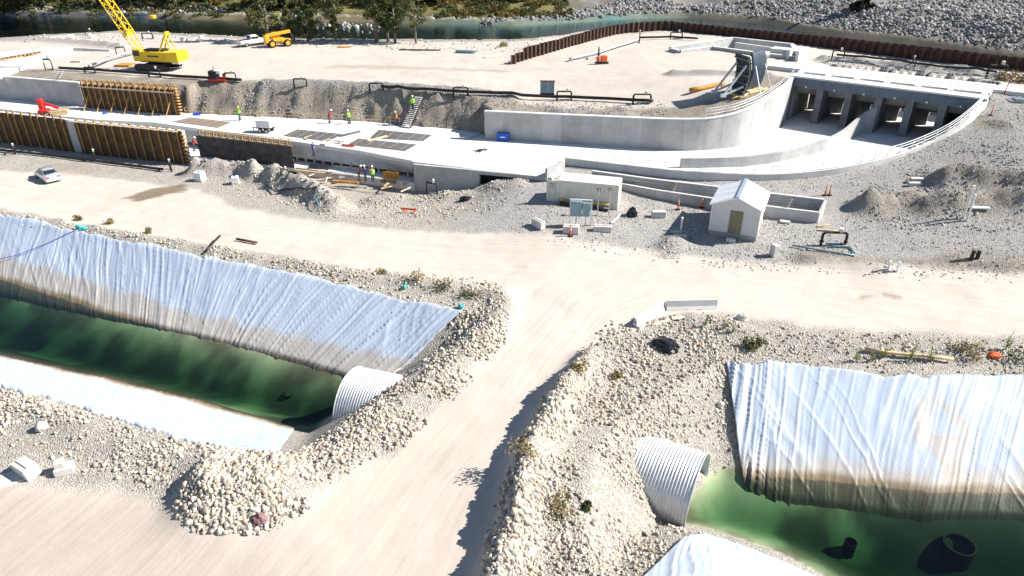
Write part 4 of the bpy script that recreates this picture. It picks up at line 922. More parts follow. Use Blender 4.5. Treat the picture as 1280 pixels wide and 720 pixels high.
for (w0, z, h) in ((.5, 2.15, .06), (.42, 2.0, .03), (.46, 1.85, .03), (.36, 1.7, .03)): MB().box((-.58, .026, z), (w0, .006, h)).build('marking_line', 'steel_dark', dl)
# pipes and bits at its foot
def gpipe(name, label, pix, r, m, dz=0.0, cat='pipe', n=8):
    P = [G(x, y) for x, y in pix]; mb = MB()
    pts = []
    for i in range(len(P)-1):
        L = (P[i+1]-P[i]).length; k = max(2, int(L/1.2))
        for j in range(k):
            q = P[i].lerp(P[i+1], j/k); pts.append((q.x, q.y, float(zt(q.x, q.y))+r*.8+dz))
    q = P[-1]; pts.append((q.x, q.y, q.z+r*.8+dz))
    zz = np.array([p[2] for p in pts]); zs = np.array([max(zz[i], zz[max(0, i-3):i+4].mean()) for i in range(len(zz))]); pts = [(p[0], p[1], float(z)) for p, z in zip(pts, zs)]
    mb.tube(pts, r, n); return tag(mb.build(name, m, None, True, world=True), label, cat)
mat('yellow_paint', (.80, .50, .02), .45, 0, .12, 3); mat('crane_yellow', (.82, .55, .03), .4, 0, .1, 1.5); mat('teal_grey', (.22, .33, .37), .5, .1, .1, 2); mat('orange_rust', (.55, .25, .05), .7, 0, .25, 2)
for (x0, y0, x1, y1, r, m, lab, dz) in ((700, 256, 722, 260, .22, 'black_pipe', 'short fat black pipe at the foot of the cream container', .0), (736, 261, 760, 265, .2, 'black_pipe', 'black pipe under the yellow pipe beside the container', 0), (737, 259, 761, 263, .09, 'yellow_paint', 'yellow pipe lying along the cream container', .45)):
    gpipe('pipe', lab, [(x0, y0), (x1, y1)], r, m, dz)
p = G(702.5, 254); bk = thing('bucket', 'small yellow bucket at the container corner', 'bucket', p)
MB().tube([(0, 0, 0), (0, 0, .45)], .2, 14, .25).build('body', 'yellow_paint', bk); MB().tube([(-.25, 0, .42), (0, .25, .5), (.25, 0, .42)], .015, 6).build('handle', 'galvanized', bk)
p = G(699, 254); MB_ = MB().tube([(0, 0, 0), (0, 0, .3)], .15, 12, .18); tag(MB_.build('pail', 'teal_grey', None, True, loc=p), 'blue-grey pail by the container door hinge', 'pail')
for i, (x, y, h) in enumerate(((746.5, 270, 2.6), (760.5, 271, 2.7))):
    p = G(x, y); t = thing('light_post', ('slim steel post with lamp head in front of container, left one' if i == 0 else 'slim steel post with lamp head at the container right corner'), 'lamp post', p, 0, 'posts in front of the container')
    MB().tube([(0, 0, 0), (0, 0, h)], .045, 8).build('post', 'galvanized', t); MB().box((0, 0, h+.08), (.34, .2, .2)).build('lamp_head', 'black_iron', t); MB().box((0, -.11, h+.08), (.2, .04, .12)).build('lens', 'white_paint', t)
# electrical panel frame
p = G(725, 282); t = thing('electrical_panel', 'two blue-grey electrical cabinets on a pale post frame', 'cabinet', p, R(-8))
for x in (-1.0, 1.0): MB().box((x, 0, 1.3), (.09, .09, 2.6)).build('post', 'white_paint', t)
MB().box((0, 0, 2.56), (2.09, .1, .09)).build('cross_bar', 'white_paint', t); MB().box((0, 0, 1.1), (1.9, .06, .09)).build('cross_bar', 'white_paint', t)
for x, w0, h, z in ((-.42, 1.05, 1.5, 1.75), (.52, .72, 1.35, 1.7)):
    q = MB().cbox((x, -.2, z), (w0, .34, h), .03).build('cabinet', 'teal_grey', t); MB().box((x, -.375, z), (w0-.08, .02, h-.08)).build('cabinet_door', 'teal_grey', q); MB().box((x+w0*.36, -.4, z), (.05, .04, .14)).build('handle', 'black_iron', q)
for x in (-.4, .5): MB().tube([(x, -.1, 0), (x, -.1, 1.0)], .05, 8).build('conduit', 'galvanized', t)
MB().beam((1.0, 0, 1.2), (1.3, .2, 0), .1, .05).build('brace', 'timber_pale', t)

# ------------------------------------------------------------------ concrete blocks and barriers
def block(px, py, d, rz, label, groove=True, tilt=0, m='concrete_block', group=None):
    p = G(px, py); t = thing('concrete_block', label, 'concrete block', (p.x, p.y, p.z-.03), R(rz), group)
    t.rotation_euler = (R(tilt), 0, R(rz)); MB().cbox((0, 0, d[2]/2), d, .045).build('body', m, t)
    if groove: MB().box((0, 0, d[2]+.025), (d[0]*.82, d[1]*.22, .06)).build('ridge_key', m, t)
    return t
block(673, 284, (1.5, .6, .75), -55, 'pale concrete block lying askew left of the electrical cabinets')
block(713.5, 291, (1.5, .75, .75), -8, 'pale concrete block behind the striped red post by the cabinets')
block(753, 289, (1.75, .6, .6), -4, 'pale concrete block right of the electrical cabinets')
block(823, 271, (1.4, .6, .65), -3, 'grey concrete block standing alone on gravel between container and shed', False)
block(967, 320, (.62, .62, 1.1), 20, 'upright pale concrete block right of the white shed', False)
block(913, 303, (.85, .4, .4), -18, 'small concrete step block below the shed door', False)
block(1146, 226, (1.5, .5, .35), 0, 'upper of two pale concrete slabs on the right mound', False)
block(1143, 232, (1.4, .5, .35), 0, 'lower of two pale concrete slabs on the right mound', False)
block(37, 592, (1.35, .8, .75), -30, 'large tilted pale concrete block at the lower left', True, 8)
block(82, 590, (.95, .7, .45), 25, 'stepped pale concrete block right of the tilted one', False); q = G(79, 585)
stp = bpy.data.objects['concrete_block.009']; MB().cbox((-.15, .05, .62), (.5, .5, .38), .04).build('step', 'concrete_block', stp)
p = G(8, 606); s_ = thing('concrete_slab', 'flat pale concrete slab lying at the lower left photo edge', 'concrete slab', (p.x-.6, p.y, p.z), R(32)); MB().cbox((0, 0, .05), (3.2, 1.1, .14), .02).build('slab', 'concrete_block', s_)
def jersey(a, b, label):
    A = G(*a); B = G(*b); v = B-A; L = 3.9; t = thing('jersey_barrier', label, 'barrier', ((A.x+B.x)/2, (A.y+B.y)/2, min(A.z, B.z)-.02), math.atan2(v.y, v.x))
    pr = [(-.3, 0), (.3, 0), (.3, .08), (.16, .33), (.09, .82), (-.09, .82), (-.16, .33), (-.3, .08)]
    m_ = MB(); n = len(pr); m_.loft([[(-L/2, y, z) for y, z in pr], [(L/2, y, z) for y, z in pr]]); m_.build('body', 'concrete_pale', t)
    for x in (-.45, .55): MB().box((x, 0, .06), (.34, .62, .125)).build('drain_slot', 'concrete_midgrey', t)
    for s in (-1, 1): MB().tube([(s*L/2, 0, .5), (s*(L/2+.06), 0, .5)], .05, 8).build('loop', 'rust', t)
jersey((832, 387), (895, 385), 'white concrete jersey barrier facing the camera at the road fork')
jersey((792, 410), (830, 385), 'bright white concrete jersey barrier set at an angle at the road fork')
for (x, y, L, rz, lab) in ((835, 402, 2.6, 28, 'pale plank lying inside the angled jersey barrier'), (852, 398, 1.5, 8, 'short pale board behind the front jersey barrier')):
    p = G(x, y); m_ = MB().box((0, 0, .05), (L, .35, .05)); o = tag(m_.build('plank', 'timber_pale', None, loc=p), lab, 'plank'); o.rotation_euler.z = R(rz)
# delineator posts
dp = None
def delin(px, py, label, h=1.05):
    global dp
    p = G(px, py)
    if dp is None:
        t = thing('delineator_post', label, 'traffic post', p, 0, 'orange delineator posts')
        m_ = MB(); N = 14
        m_.loft([[(r*math.cos(2*math.pi*k/N), r*math.sin(2*math.pi*k/N), z) for k in range(N)] for r, z in ((.24, 0), (.24, .06), (.08, .07))]); m_.build('base', 'rubber', t)
        MB().tube([(0, 0, .07), (0, 0, h)], .075, 12, .06).build('post', 'orange_plastic', t)
        for z in (.62, .82): MB().tube([(0, 0, z), (0, 0, z+.09)], .078, 12, .076).build('reflective_band', 'white_paint', t)
        MB().tube([(0, 0, h), (0, 0, h+.08)], .03, 8).build('grip', 'orange_plastic', t); dp = t; return t
    return dup(dp, p, random.uniform(0, 6), label)
delin(847.5, 262, 'orange delineator post right of the grey block near the flume wall'); delin(877, 260, 'orange delineator post close to the left eave of the shed'); delin(713, 295.5, 'red-orange delineator post in front of a concrete block')
delin(1031, 245, 'left of the paired orange delineator posts past the flume end'); delin(1036.5, 244.5, 'right of the paired orange delineator posts past the flume end'); delin(1238.5, 144, 'red delineator post beside the right end of the gate deck')
def stake(px, py, h, label, m='timber_new', r=.05, tilt=.12):
    p = G(px, py); t = thing('marker_stake', label, 'stake', p); MB().beam((0, 0, -.1), (tilt*h, 0, h), r*1.6, r).build('stake', m, t); MB().beam((0, 0, 0), (tilt*h*.35, 0, h*.35), r*1.8, r*1.25).build('painted_end', 'red_paint', t)
stake(837, 250, 1.9, 'leaning timber stake with red foot by the flume wall', 'timber_pale', .07, .3); stake(978, 273, 1.9, 'leaning timber stake with red foot right of the shed', 'timber_pale', .07, .3)
stake(1255, 118, 2.2, 'thin red stake at the right end of the gate deck', 'red_paint', .05, .08)
for (px, py, h, lab) in ((851, 288, 1.3, 'white plastic standpipe in the shade left of the shed'), (1204, 273, 3.2, 'taller of two white pipes standing on the right mound'), (1208, 277, 2.6, 'shorter of two white pipes standing on the right mound'), (1110, 338, .8, 'left of two short white pipe ends by the right road'), (1121, 340, .9, 'right of two short white pipe ends by the right road')):
    p = G(px, py); t = thing('standpipe', lab, 'pipe', p); MB().tube([(0, 0, -.1), (0, 0, h)], .09, 10).build('pipe', 'white_paint', t); MB().tube([(0, 0, h-.1), (0, 0, h+.02)], .11, 10).build('cap', 'white_paint', t)
for (px, py, d, rz, lab, m) in ((845, 291, (1.1, .5, .12), -6, 'pale board in the shed shadow, upper one', 'concrete_block'), (850, 296, (1.2, .5, .14), -8, 'pale board at the edge of the shed shadow, lower one', 'timber_pale'), (981, 279, (.9, .5, .16), -20, 'small pale slab on gravel between shed and flume end', 'concrete_block'), (1223, 260, (1.8, .7, .12), -5, 'white board lying on the right mound', 'white_paint'), (1030, 283, (1.4, .2, .08), 15, 'short plank at the open end of the flume', 'timber_new'), (1037, 289, (2.0, .18, .08), -12, 'long plank below the open end of the flume', 'timber_new'), (770, 274, (2.6, .1, .1), 62, 'white plastic pipe lying on the ground right of the container', 'white_paint')):
    p = G(px, py); o = tag(MB().box((0, 0, d[2]/2+.02), d).build('board', m, None, loc=p), lab, 'board'); o.rotation_euler.z = R(rz)
# dark bundle and black plastic
def lump(name, label, cat, px, py, d, m, seed=3, rz=0):
    p = G(px, py); bm = bmesh.new(); bmesh.ops.create_icosphere(bm, subdivisions=3, radius=.5); r2 = np.random.default_rng(seed)
    co_ = np.array([v.co for v in bm.verts]); n = sum(a*np.sin(co_ @ r2.normal(size=3)*f+r2.random()*6) for a, f in ((.10, 6), (.08, 11), (.05, 19), (.05, 27)))
    for v, k in zip(bm.verts, n): v.co = Vector((v.co.x*d[0]*(1+k), v.co.y*d[1]*(1+k), max(-.12, v.co.z)*d[2]*(1+k)+.1*d[2]))
    me = bpy.data.meshes.new(name); bm.to_mesh(me); bm.free(); me.materials.append(MATS[m]); o = bpy.data.objects.new(name, me); COL.objects.link(o); o.location = p; o.rotation_euler.z = R(rz); return tag(o, label, cat)
mat('black_plastic', (.02, .02, .024), .25, 0, .3, 3, .2); mat('purple_stone', (.23, .13, .14), .8, 0, .2, 3, .3); mat('pale_stone', (.55, .53, .47), .85, 0, .15, 3, .3)
lump('plastic_bundle', 'round black plastic bundle on gravel right of the container', 'bundle', 790, 270, (1.0, .9, 1.5), 'black_plastic', 3)
lump('plastic_sheet', 'crumpled black plastic sheet on the right embankment below the barriers', 'plastic sheet', 832, 433, (1.5, 2.2, .9), 'black_plastic', 5, 30)
lump('boulder', 'purple boulder at the foot of the cobble pile', 'boulder', 326, 652, (.75, .6, .9), 'purple_stone', 8)
lump('boulder', 'pale boulder on the cobble windrow below the white liner strip', 'boulder', 53, 536, (.7, .6, .8), 'pale_stone', 9)
lump('boulder', 'tan boulder resting on the white near liner strip', 'boulder', 219, 548, (.45, .4, .5), 'pale_stone', 10)
lump('boulder', 'pale boulder at the right end of the angled berm by weeds', 'boulder', 928, 400, (.9, .7, .8), 'pale_stone', 11)
lump('boulder', 'white boulder beside the left edge of the right pond liner', 'boulder', 900, 508, (.5, .5, .6), 'pale_stone', 12)

# ------------------------------------------------------------------ flume
fm = thing('flume', 'narrow open concrete flume with railing behind the container and shed', 'flume', (*W(900, 245, 1.6), 1))
top_n = [W(x, y, 2.0) for x, y in ((762, 227.5), (820, 238), (890, 248.5), (960, 258.5), (1022, 266))]; top_f = [W(x, y, 2.75) for x, y in ((740, 214), (820, 225), (897, 234), (961, 242), (1030, 250))]
n5, _ = resample(np.array(top_n), 9); f5, _ = resample(np.array(top_f), 9)
for i in range(8):
    d = (n5[i+1]-n5[i])*.003
    wallstrip([n5[i]+d, n5[i+1]-d], .2, 2.0, -.02*(i % 2)*.3, .22, 'near_wall', 'concrete_pour_%d' % (i % 7), fm); wallstrip([f5[i]+d, f5[i+1]-d], .2, 2.75, 0, .25+.004*(i % 2), 'far_wall', 'concrete_pour_%d' % ((i+3) % 7), fm)
wallstrip(n5, 2.003, 2.06, -.03, .25, 'coping', 'concrete_pale', fm); wallstrip(f5, 2.753, 2.81, -.03, .28, 'coping', 'concrete_pale', fm)
panelpoly('channel_bed', np.vstack([n5, f5[::-1]]), .75, .3, 'concrete_grey', fm)
e0, e1 = n5[-1], f5[-1]; wallstrip([e0, e1], .2, [2.0, 2.75], -.22, -.02, 'end_wall', 'concrete_pale', fm)
P = np.array([[p[0], p[1]-.12, 1.5] for p in f5]); handrail(np.column_stack([f5+np.array([-.03, -.1]), np.full(9, 1.45)]), 'galvanized handrail inside the narrow flume', 18, 1.2)
stub = wallstrip([W(684, 222, ZF), W(706, 213, ZF)], 1, 3.1, 0, .3, 'stub_wall', 'concrete_grey', None); tag(stub, 'short concrete stub wall at the slab corner behind the container', 'wall')
# ------------------------------------------------------------------ sheet pile wall
mat('pile_rust', (.085, .048, .035), .85, .1, .4, 1.5, .3)
spw = thing('sheet_pile_wall', 'long rusty sheet pile wall curving round the works beside the river', 'sheet piling', (*SHEET[4], 6.0))
ss = sm(SHEET, 190); pile_me = {}
for i in range(0, 189):
    a, b = ss[i], ss[i+1]; v = b-a; L = np.hypot(*v); u = v/L; n_ = np.array([-u[1], u[0]]); dpt = .42
    top = 8.15+random.uniform(-.06, .06)-(.5 if i < 6 else 0); base = 3.5
    s = 1 if i % 2 else -1; o0 = n_*dpt*.5
    P = [a-o0*s, a+v*.25+o0*0-o0*s, a+v*.5+o0*s, b+o0*s] if False else [a-o0*s, a+v*.6-o0*s, a+v*.8+o0*s*0, b+o0*s]
    m_ = MB(); th_ = n_*.03
    R1 = [(p[0], p[1]) for p in P]+[(p[0]+th_[0], p[1]+th_[1]) for p in P[::-1]]
    m_.prism(R1, base, top); m_.build('sheet_pile', 'pile_rust', spw, world=True)
# ------------------------------------------------------------------ intake walls
it = thing('intake_basin', 'sunken concrete intake basin with pale wall tops behind the gate leaves', 'basin', (*W(920, 56, 6), 4.6))
ip = intake_poly
for i in range(len(ip)):
    a, b = ip[i], ip[(i+1) % len(ip)]
    wallstrip([a, b], 4.3, 7.3 if i < 3 else 7.15, -.3, .3, 'wall', 'concrete_grey', it); wallstrip([a, b], 7.303 if i < 3 else 7.153, 7.38 if i < 3 else 7.23, -.34, .34, 'coping', 'concrete_pale', it)
a, b = W(920, 53, 7), W(985, 62, 7); wallstrip([a, b], 4.6, 7.0, -.25, .25, 'middle_wall', 'concrete_pale', it)
panelpoly('floor', ip, 4.75, .2, 'concrete_grey', it)
hd = thing('intake_headwall', 'white concrete headwall block with slots at the end of the intake basin', 'headwall', (*W(985, 70, 7), 6.6))
c0 = W(990, 72, 7)
for (dx, dy, sx, sy, sz, z) in ((0, 3.4, 4.2, 2.4, .5, 7.6), (1.7, .6, .5, 5.0, 2.4, 7.0), (.1, 1.2, .5, 2.4, 2.2, 7.0)):
    MB().box((c0[0]+dx, c0[1]+dy, z), (sx, sy, sz), R(-37)).build('wall', 'concrete_pale', hd, world=True)
# ------------------------------------------------------------------ parked radial gate leaves
mat('gate_paint', (.045, .065, .09), .5, .2, .3, 1.5); mat('gate_back', (.16, .18, .18), .6, .2, .25, 1.5); mat('gate_arm', (.62, .64, .65), .5, .2, .12, 3)
def gate_leaf(label, base, rz, ribbed):
    t = thing('gate_leaf', label, 'gate', base, rz); rad = 5.2; wd_ = 3.0; n = 14; half = R(26)
    def pt(a, y, off=0): return ((rad+off)*math.cos(a)-rad*math.cos(half)*1.0, y, (rad+off)*math.sin(a)+rad*math.sin(half)+.25)
    A = [-half+2*half*i/n for i in range(n+1)]
    m_ = MB(); m_.loft([[pt(a, -wd_/2), pt(a, wd_/2), pt(a, wd_/2, .04), pt(a, -wd_/2, .04)] for a in A]); m_.build('skin_plate', 'gate_paint', t, False)
    for k in range(7):
        y = -wd_/2+.06+k*(wd_-.12)/6; r_ = MB(); r_.loft([[pt(a, y-.03, -.22), pt(a, y+.03, -.22), pt(a, y+.03, -.003), pt(a, y-.03, -.003)] for a in A]); r_.build('vertical_rib', 'gate_back', t)
    for k in range(5):
        a = A[1+k*3]; p = pt(a, -wd_/2, -.3); q = pt(a, wd_/2, -.3); MB().beam(p, q, .18, .14).build('girder', 'gate_back', t)
    for y in (-1.1, 1.1):
        if ribbed:
            hub = (-2.6, y*1.0, .35)
            for a in (A[11], A[3]): MB().beam(pt(a, y, -.35), hub, .2, .2).build('arm', 'gate_arm', t)
            MB().beam((-1.7, y, 1.45), (-1.6, y, .55), .12, .12).build('arm_strut', 'gate_arm', t)
            MB().box(hub, (.7, .3, .4)).build('trunnion', 'gate_arm', t)
        else:
            MB().beam(pt(A[9], y, .05), (1.9, y*1.2, .1), .1, .1).build('prop', 'gate_arm', t)
    MB().box((0, 0, .12), (1.2, 3.4, .24)).build('skid', 'timber_new', t); return t
g1 = G(921, 119); gate_leaf('ribbed grey back of a curved steel gate leaf standing on white arms', g1, R(15), True)
g2 = G(936, 113); gate_leaf('smooth dark blue curved steel gate leaf propped behind the ribbed one', (g2.x+.4, g2.y-.1, g2.z), R(-48), False)
gpipe('steel_pipe', 'rusty steel pile lying left of the parked gate leaves', [(862, 118), (905, 107)], .28, 'orange_rust')
gpipe('timber_skid', 'long pale timber lying in front of the gate leaves by the curved wall', [(915, 127), (958, 112)], .16, 'timber_new', cat='timber', n=4)
p = G(950, 76); t = thing('fuel_tank', 'grey horizontal tank behind the parked gate leaves', 'tank', p, R(-10))
MB().tube([(-1.2, 0, .9), (1.2, 0, .9)], .55, 18).build('tank', 'galvanized', t, True)
for x in (-.8, .8): MB().box((x, 0, .22), (.2, 1.0, .44)).build('cradle', 'black_iron', t)

# ------------------------------------------------------------------ well heads and header pipes
wh0 = None
def wellhead(px, py, label, rz=0, w=1.0, h=1.0, group='black pipe loops of the dewatering wells'):
    global wh0
    p = G(px, py)
    if wh0 is None:
        t = thing('well_head', label, 'well head', p, rz, group)
        for x in (-.85, .85):
            MB().tube([(x, 0, -.2), (x, 0, 1.0), (x*.88, 0, 1.16)], .10, 8).build('riser', 'black_iron', t); MB().tube([(x, 0, .3), (x, 0, .38)], .16, 10).build('flange', 'black_iron', t)
        MB().tube([(-.78, 0, 1.18), (.78, 0, 1.18)], .10, 8).build('cross_pipe', 'black_iron', t)
        v_ = MB().box((.35, 0, 1.36), (.22, .22, .26)).build('valve', 'galvanized', t); MB().tube([(.35, 0, 1.5), (.35, 0, 1.62)], .14, 10).build('hand_wheel', 'white_paint', v_)
        MB().tube([(-.5, 0, .12), (.7, .15, .10)], .07, 8).build('drop_pipe', 'teal_grey', t); wh0 = t; t.scale = (w, w, h); return t
    t = dup(wh0, p, rz, label, scale=(w, w, h)); return t
wellhead(376, 109.5, 'black pipe loop at the left end of the windrow on the bench', 0, 1.05, 1.0)
wellhead(471, 116, 'black pipe loop where the black header pipe starts on the bench', 0, 1.1)
wellhead(576, 121, 'black pipe loop on the header pipe right of the stairs', 0, 1.1)
wellhead(705, 126, 'black pipe loop right of the blue bench cabinet', 0, 1.1)
wellhead(802, 130, 'black pipe loop at the right end of the bench header pipe', 0, 1.3)
wellhead(62, 88, 'tall black pipe loop near the far left wall', 0, .7, 1.4); wellhead(113, 92, 'black pipe loop at the header pipe junction left of the crane', 0, .9, .8)
wellhead(152, 70, 'brown pipe loop beside the rising pipe left of the crane', R(40), .8, 1.2); wellhead(112, 45, 'dark pipe loop on the road edge left of the crane boom', 0, .9, .9)
wellhead(185, 49, 'dark pipe loop on the river bank behind the crane boom', 0, 1.2, .9); wellhead(194, 97, 'black pipe loop in front of the crane tracks', 0, 1.0)
wellhead(289, 102, 'brown pipe loop beside the red pump', 0, .9); wellhead(845, 49, 'black pipe loop near the sheet piles above the intake basin', 0, 1.3)
wellhead(748, 73, 'pipe loop on the sloping pipe near the orange pump', R(80), 1.0, 1.2); wellhead(799, 53, 'pipe loop at the upper bend of the sloping pipe', R(80), 1.0, 1.3)
wellhead(1047, 73, 'dark pipe loop behind the left end of the gate deck', 0, 1.1); wellhead(1141, 84, 'dark pipe loop on the pipeline behind the middle of the gate deck', R(75), .9); wellhead(1244, 96, 'brown pipe loop by dry bushes at the upper right', 0, 1.5, 1.3)
wellhead(1041, 306, 'large black pipe loop on gravel right of the shed', R(-3), 1.25, 1.0)
wellhead(20, 192, 'pipe loop at the foot of the left timber form', R(-60), .9, .9); wellhead(120, 200, 'pipe loop in front of the gap between the near timber forms', R(-60), .9, .95); wellhead(214, 213, 'pipe loop at the right end of the roadside pipe', R(-60), .9, .95)
wellhead(540, 243, 'brown and black pipe loop in front of the box culvert wall', R(-30), .8, 1.1); wellhead(357, 224, 'pipe loop on the spoil heap in front of the dark steel form', R(-30), .7, .9)
gpipe('header_pipe', 'black header pipe running along the bench past the stairs', [(477, 113), (520, 116), (576, 118), (640, 120.5), (705, 124.5), (760, 127), (816, 130)], .2, 'black_pipe', .25)
gpipe('header_pipe', 'black header pipe running past the crane tracks to the red pump', [(75, 88), (113, 89.5), (160, 93), (220, 98), (302, 103)], .2, 'black_pipe', .2)
gpipe('header_pipe', 'grey pipe slanting up from the junction towards the crane', [(113, 88), (140, 77), (172, 68)], .2, 'galvanized', .5)
gpipe('header_pipe', 'grey pipe slanting up the bench towards the sheet piles', [(712, 77), (750, 68), (798, 52)], .2, 'galvanized', .25)
gpipe('header_pipe', 'black pipe along the top of the bench by the intake basin', [(799, 50), (840, 49), (872, 51)], .18, 'black_pipe', .3)
gpipe('header_pipe', 'dark pipeline on the windrow behind the gate deck', [(1045, 73), (1100, 79), (1160, 85), (1245, 94)], .16, 'black_pipe', .35)
gpipe('header_pipe', 'dark pipe along the road edge below the left timber forms', [(-60, 182), (0, 190), (60, 196), (130, 205), (204, 214)], .17, 'black_pipe', .12)
gpipe('header_pipe', 'pale blue-grey pipe lying on gravel right of the shed', [(990, 309), (1030, 315), (1068, 321)], .09, 'teal_grey', .05); gpipe('hose', 'blue hose bend at the foot of the large pipe loop', [(1032, 310), (1062, 311), (1068, 319)], .09, 'teal_grey', .05)
gpipe('hose', 'dark hose looping over the spoil heap before the steel form', [(333, 233), (345, 243), (358, 240), (375, 237), (405, 238)], .07, 'black_pipe', .05); gpipe('hose', 'green hose on the spoil heap right of the steel form', [(405, 240), (393, 248), (400, 262)], .05, 'teal_grey', .05)
gpipe('pipe', 'black pipe ends sticking out of the left pond windrow', [(258, 318), (276, 300)], .1, 'black_pipe', .2); gpipe('timber', 'dark timber lying on the left pond windrow', [(296, 301), (322, 306)], .12, 'form_plywood', .1, 'timber', 4)
gpipe('timber', 'long weathered timber lying among weeds above the right liner', [(1080, 440), (1190, 454)], .13, 'timber_new', .12, 'timber', 4)
lump('red_debris', 'small red crumpled sheet among weeds above the right liner', 'debris', 1243, 446, (.9, .6, .5), 'orange_plastic', 21)
# small well cluster at right
p = G(1218, 325); t = thing('valve_cluster', 'dark valve cluster half buried at the right road edge', 'valve', p); MB().tube([(-.3, 0, -.1), (-.3, 0, .9)], .14, 10).build('riser', 'black_iron', t); MB().tube([(.25, .1, -.1), (.25, .1, .75)], .16, 10).build('riser', 'black_iron', t); MB().tube([(-.3, 0, .6), (.25, .1, .6)], .1, 8).build('cross_pipe', 'black_iron', t); MB().box((-.3, 0, 1.0), (.25, .25, .25)).build('valve', 'galvanized', t)
# bench cabinet
p = G(684, 120); t = thing('electrical_panel', 'blue-grey double cabinet standing alone on the bench', 'cabinet', p, R(-5))
MB().box((0, 0, .2), (1.9, .6, .4)).build('stand', 'black_iron', t)
for x in (-.48, .48): q = MB().cbox((x, 0, 1.15), (.93, .5, 1.5), .03).build('cabinet', 'teal_grey', t); MB().box((x+.3, -.27, 1.15), (.06, .04, .2)).build('handle', 'black_iron', q)
MB().box((0, 0, 1.96), (2.0, .62, .06)).build('cover', 'rust', t)

# ------------------------------------------------------------------ stairs down the cut face
top = G(524, 124); bot = Vector((*W(507, 160, ZF), ZF)); top.z += .15; st = thing('stairs', 'white-treaded site stairs down the cut earth face', 'stairs', bot); d = top-bot; hd2 = Vector((d.x, d.y, 0)); side_ = Vector((-hd2.y, hd2.x, 0)).normalized()*.62
n = 17
for s in (-1, 1): MB().beam(bot+side_*s-Vector((0, 0, .1)), top+side_*s-Vector((0, 0, .1)), .06, .3).build('stringer', 'steel_dark', st, world=True)
for i in range(n):
    p = bot+d*((i+.5)/n); MB().box((p.x, p.y, p.z+.08), (1.2, .26, .07), math.atan2(side_.y, side_.x)).build('tread', 'white_paint', st, world=True)
for s in (-1, 1):
    MB().tube([bot+side_*s+Vector((0, 0, .9)), top+side_*s+Vector((0, 0, .9))], .03, 6).build('hand_rail', 'rust', st, world=True)
    for k in (0.02, .33, .66, .98): p = bot+d*k+side_*s; MB().tube([p, p+Vector((0, 0, .92))], .025, 6).build('post', 'rust', st, world=True)
sl_top = G(760+30, 62)
# ladder-like step at left wall
a = Vector((*W(70, 101, 5.5), 5.56)); b = G(76, 92); t = thing('steps', 'short white steps behind the far left wall', 'stairs', a)
for i in range(5): p = a.lerp(b+Vector((0, 0, .2)), i/4); MB().box((p.x, p.y, p.z+.05), (.9, .2, .06)).build('tread', 'white_paint', t, world=True)
MB().beam(a, b+Vector((0, 0, .1)), .06, .12).build('stringer', 'steel_dark', t, world=True)
# rail along the far floor edge below the cut
P = np.column_stack([WL([(232, 143), (320, 147.5), (470, 154.5), (500, 157)], ZF), [ZF]*4]); handrail(P, 'weathered timber guard rail along the foot of the cut face', 24, 1.0, 'timber_new', (.55, 1.0), .03)
# gratings / rebar mats on the floor
def floormat(label, quad, nb, m1, z=ZF+.02):
    Q = WL(quad, ZF); c = Q.mean(0); t = thing('rebar_grid', label, 'rebar', (c[0], c[1], z))
    for i in range(nb):
        s = (i+.5)/nb; a = Q[0]*(1-s)+Q[1]*s; b = Q[3]*(1-s)+Q[2]*s; MB().beam((a[0], a[1], z), (b[0], b[1], z), .09, .06).build('bar', m1, t, world=True)
    for i in range(5):
        s = (i+.5)/5; a = Q[0]*(1-s)+Q[3]*s; b = Q[1]*(1-s)+Q[2]*s; MB().beam((a[0], a[1], z+.05), (b[0], b[1], z+.05), .05, .04).build('cross_bar', 'rebar_mat', t, world=True)
mat('grid_grey', (.16, .155, .15), .7, .2, .2, 3)
floormat('square grey bar grid on the floor at the right of the far timber form', [(215, 152.5), (238, 147), (289, 153), (272, 160)], 26, 'rebar_mat')
floormat('grey bar grid beside the white trailer on the channel floor', [(354, 170), (372, 162), (428, 168), (410, 177)], 30, 'grid_grey')
floormat('nearer grey bar grid left of the box slab', [(435, 181), (448, 173.5), (521, 181), (506, 189)], 34, 'grid_grey')
floormat('farther grey bar grid left of the box slab', [(462, 173), (474, 162.5), (540, 169), (529, 176.5)], 32, 'grid_grey')

# ------------------------------------------------------------------ crawler crane
mat('crane_dark', (.03, .03, .035), .6, .2, .2, 2)
cb = G(199, 86); cr = thing('crawler_crane', 'yellow lattice-boom crawler crane parked on the upper bench', 'crane', (cb.x, cb.y, cb.z), R(168)); cr.scale = (.93, .93, .93)
for y in (-1.75, 1.75):
    n = 16; tr = MB(); R_ = .48; Lh = 2.5; pr = []
    for k in range(n+1): a = math.pi/2+math.pi*k/n; pr.append((-Lh+R_*math.cos(a), R_+R_*math.sin(a)))
    for k in range(n+1): a = -math.pi/2+math.pi*k/n; pr.append((Lh+R_*math.cos(a), R_+R_*math.sin(a)))
    tk = tr.extr(pr, y-.38, y+.38).build('track', 'crane_dark', cr)
    for k in range(22): MB().box((-Lh+.05+k*(2*Lh)/21, y, 2*R_+.015), (.16, .8, .05)).build('track_shoe', 'steel_dark', tk)
    for k in range(6): MB().tube([(-2.1+k*.84, y-.4, .42), (-2.1+k*.84, y+.4, .42)], .26, 12).build('roller', 'steel_dark', tk)
MB().box((0, 0, .75), (2.8, 2.9, .6)).build('car_body', 'crane_dark', cr); MB().tube([(0, 0, 1.0), (0, 0, 1.3)], .95, 20).build('slew_ring', 'crane_dark', cr)
hs = MB().cbox((-.9, 0, 2.15), (6.0, 2.9, 1.55), .06).build('house', 'crane_yellow', cr)
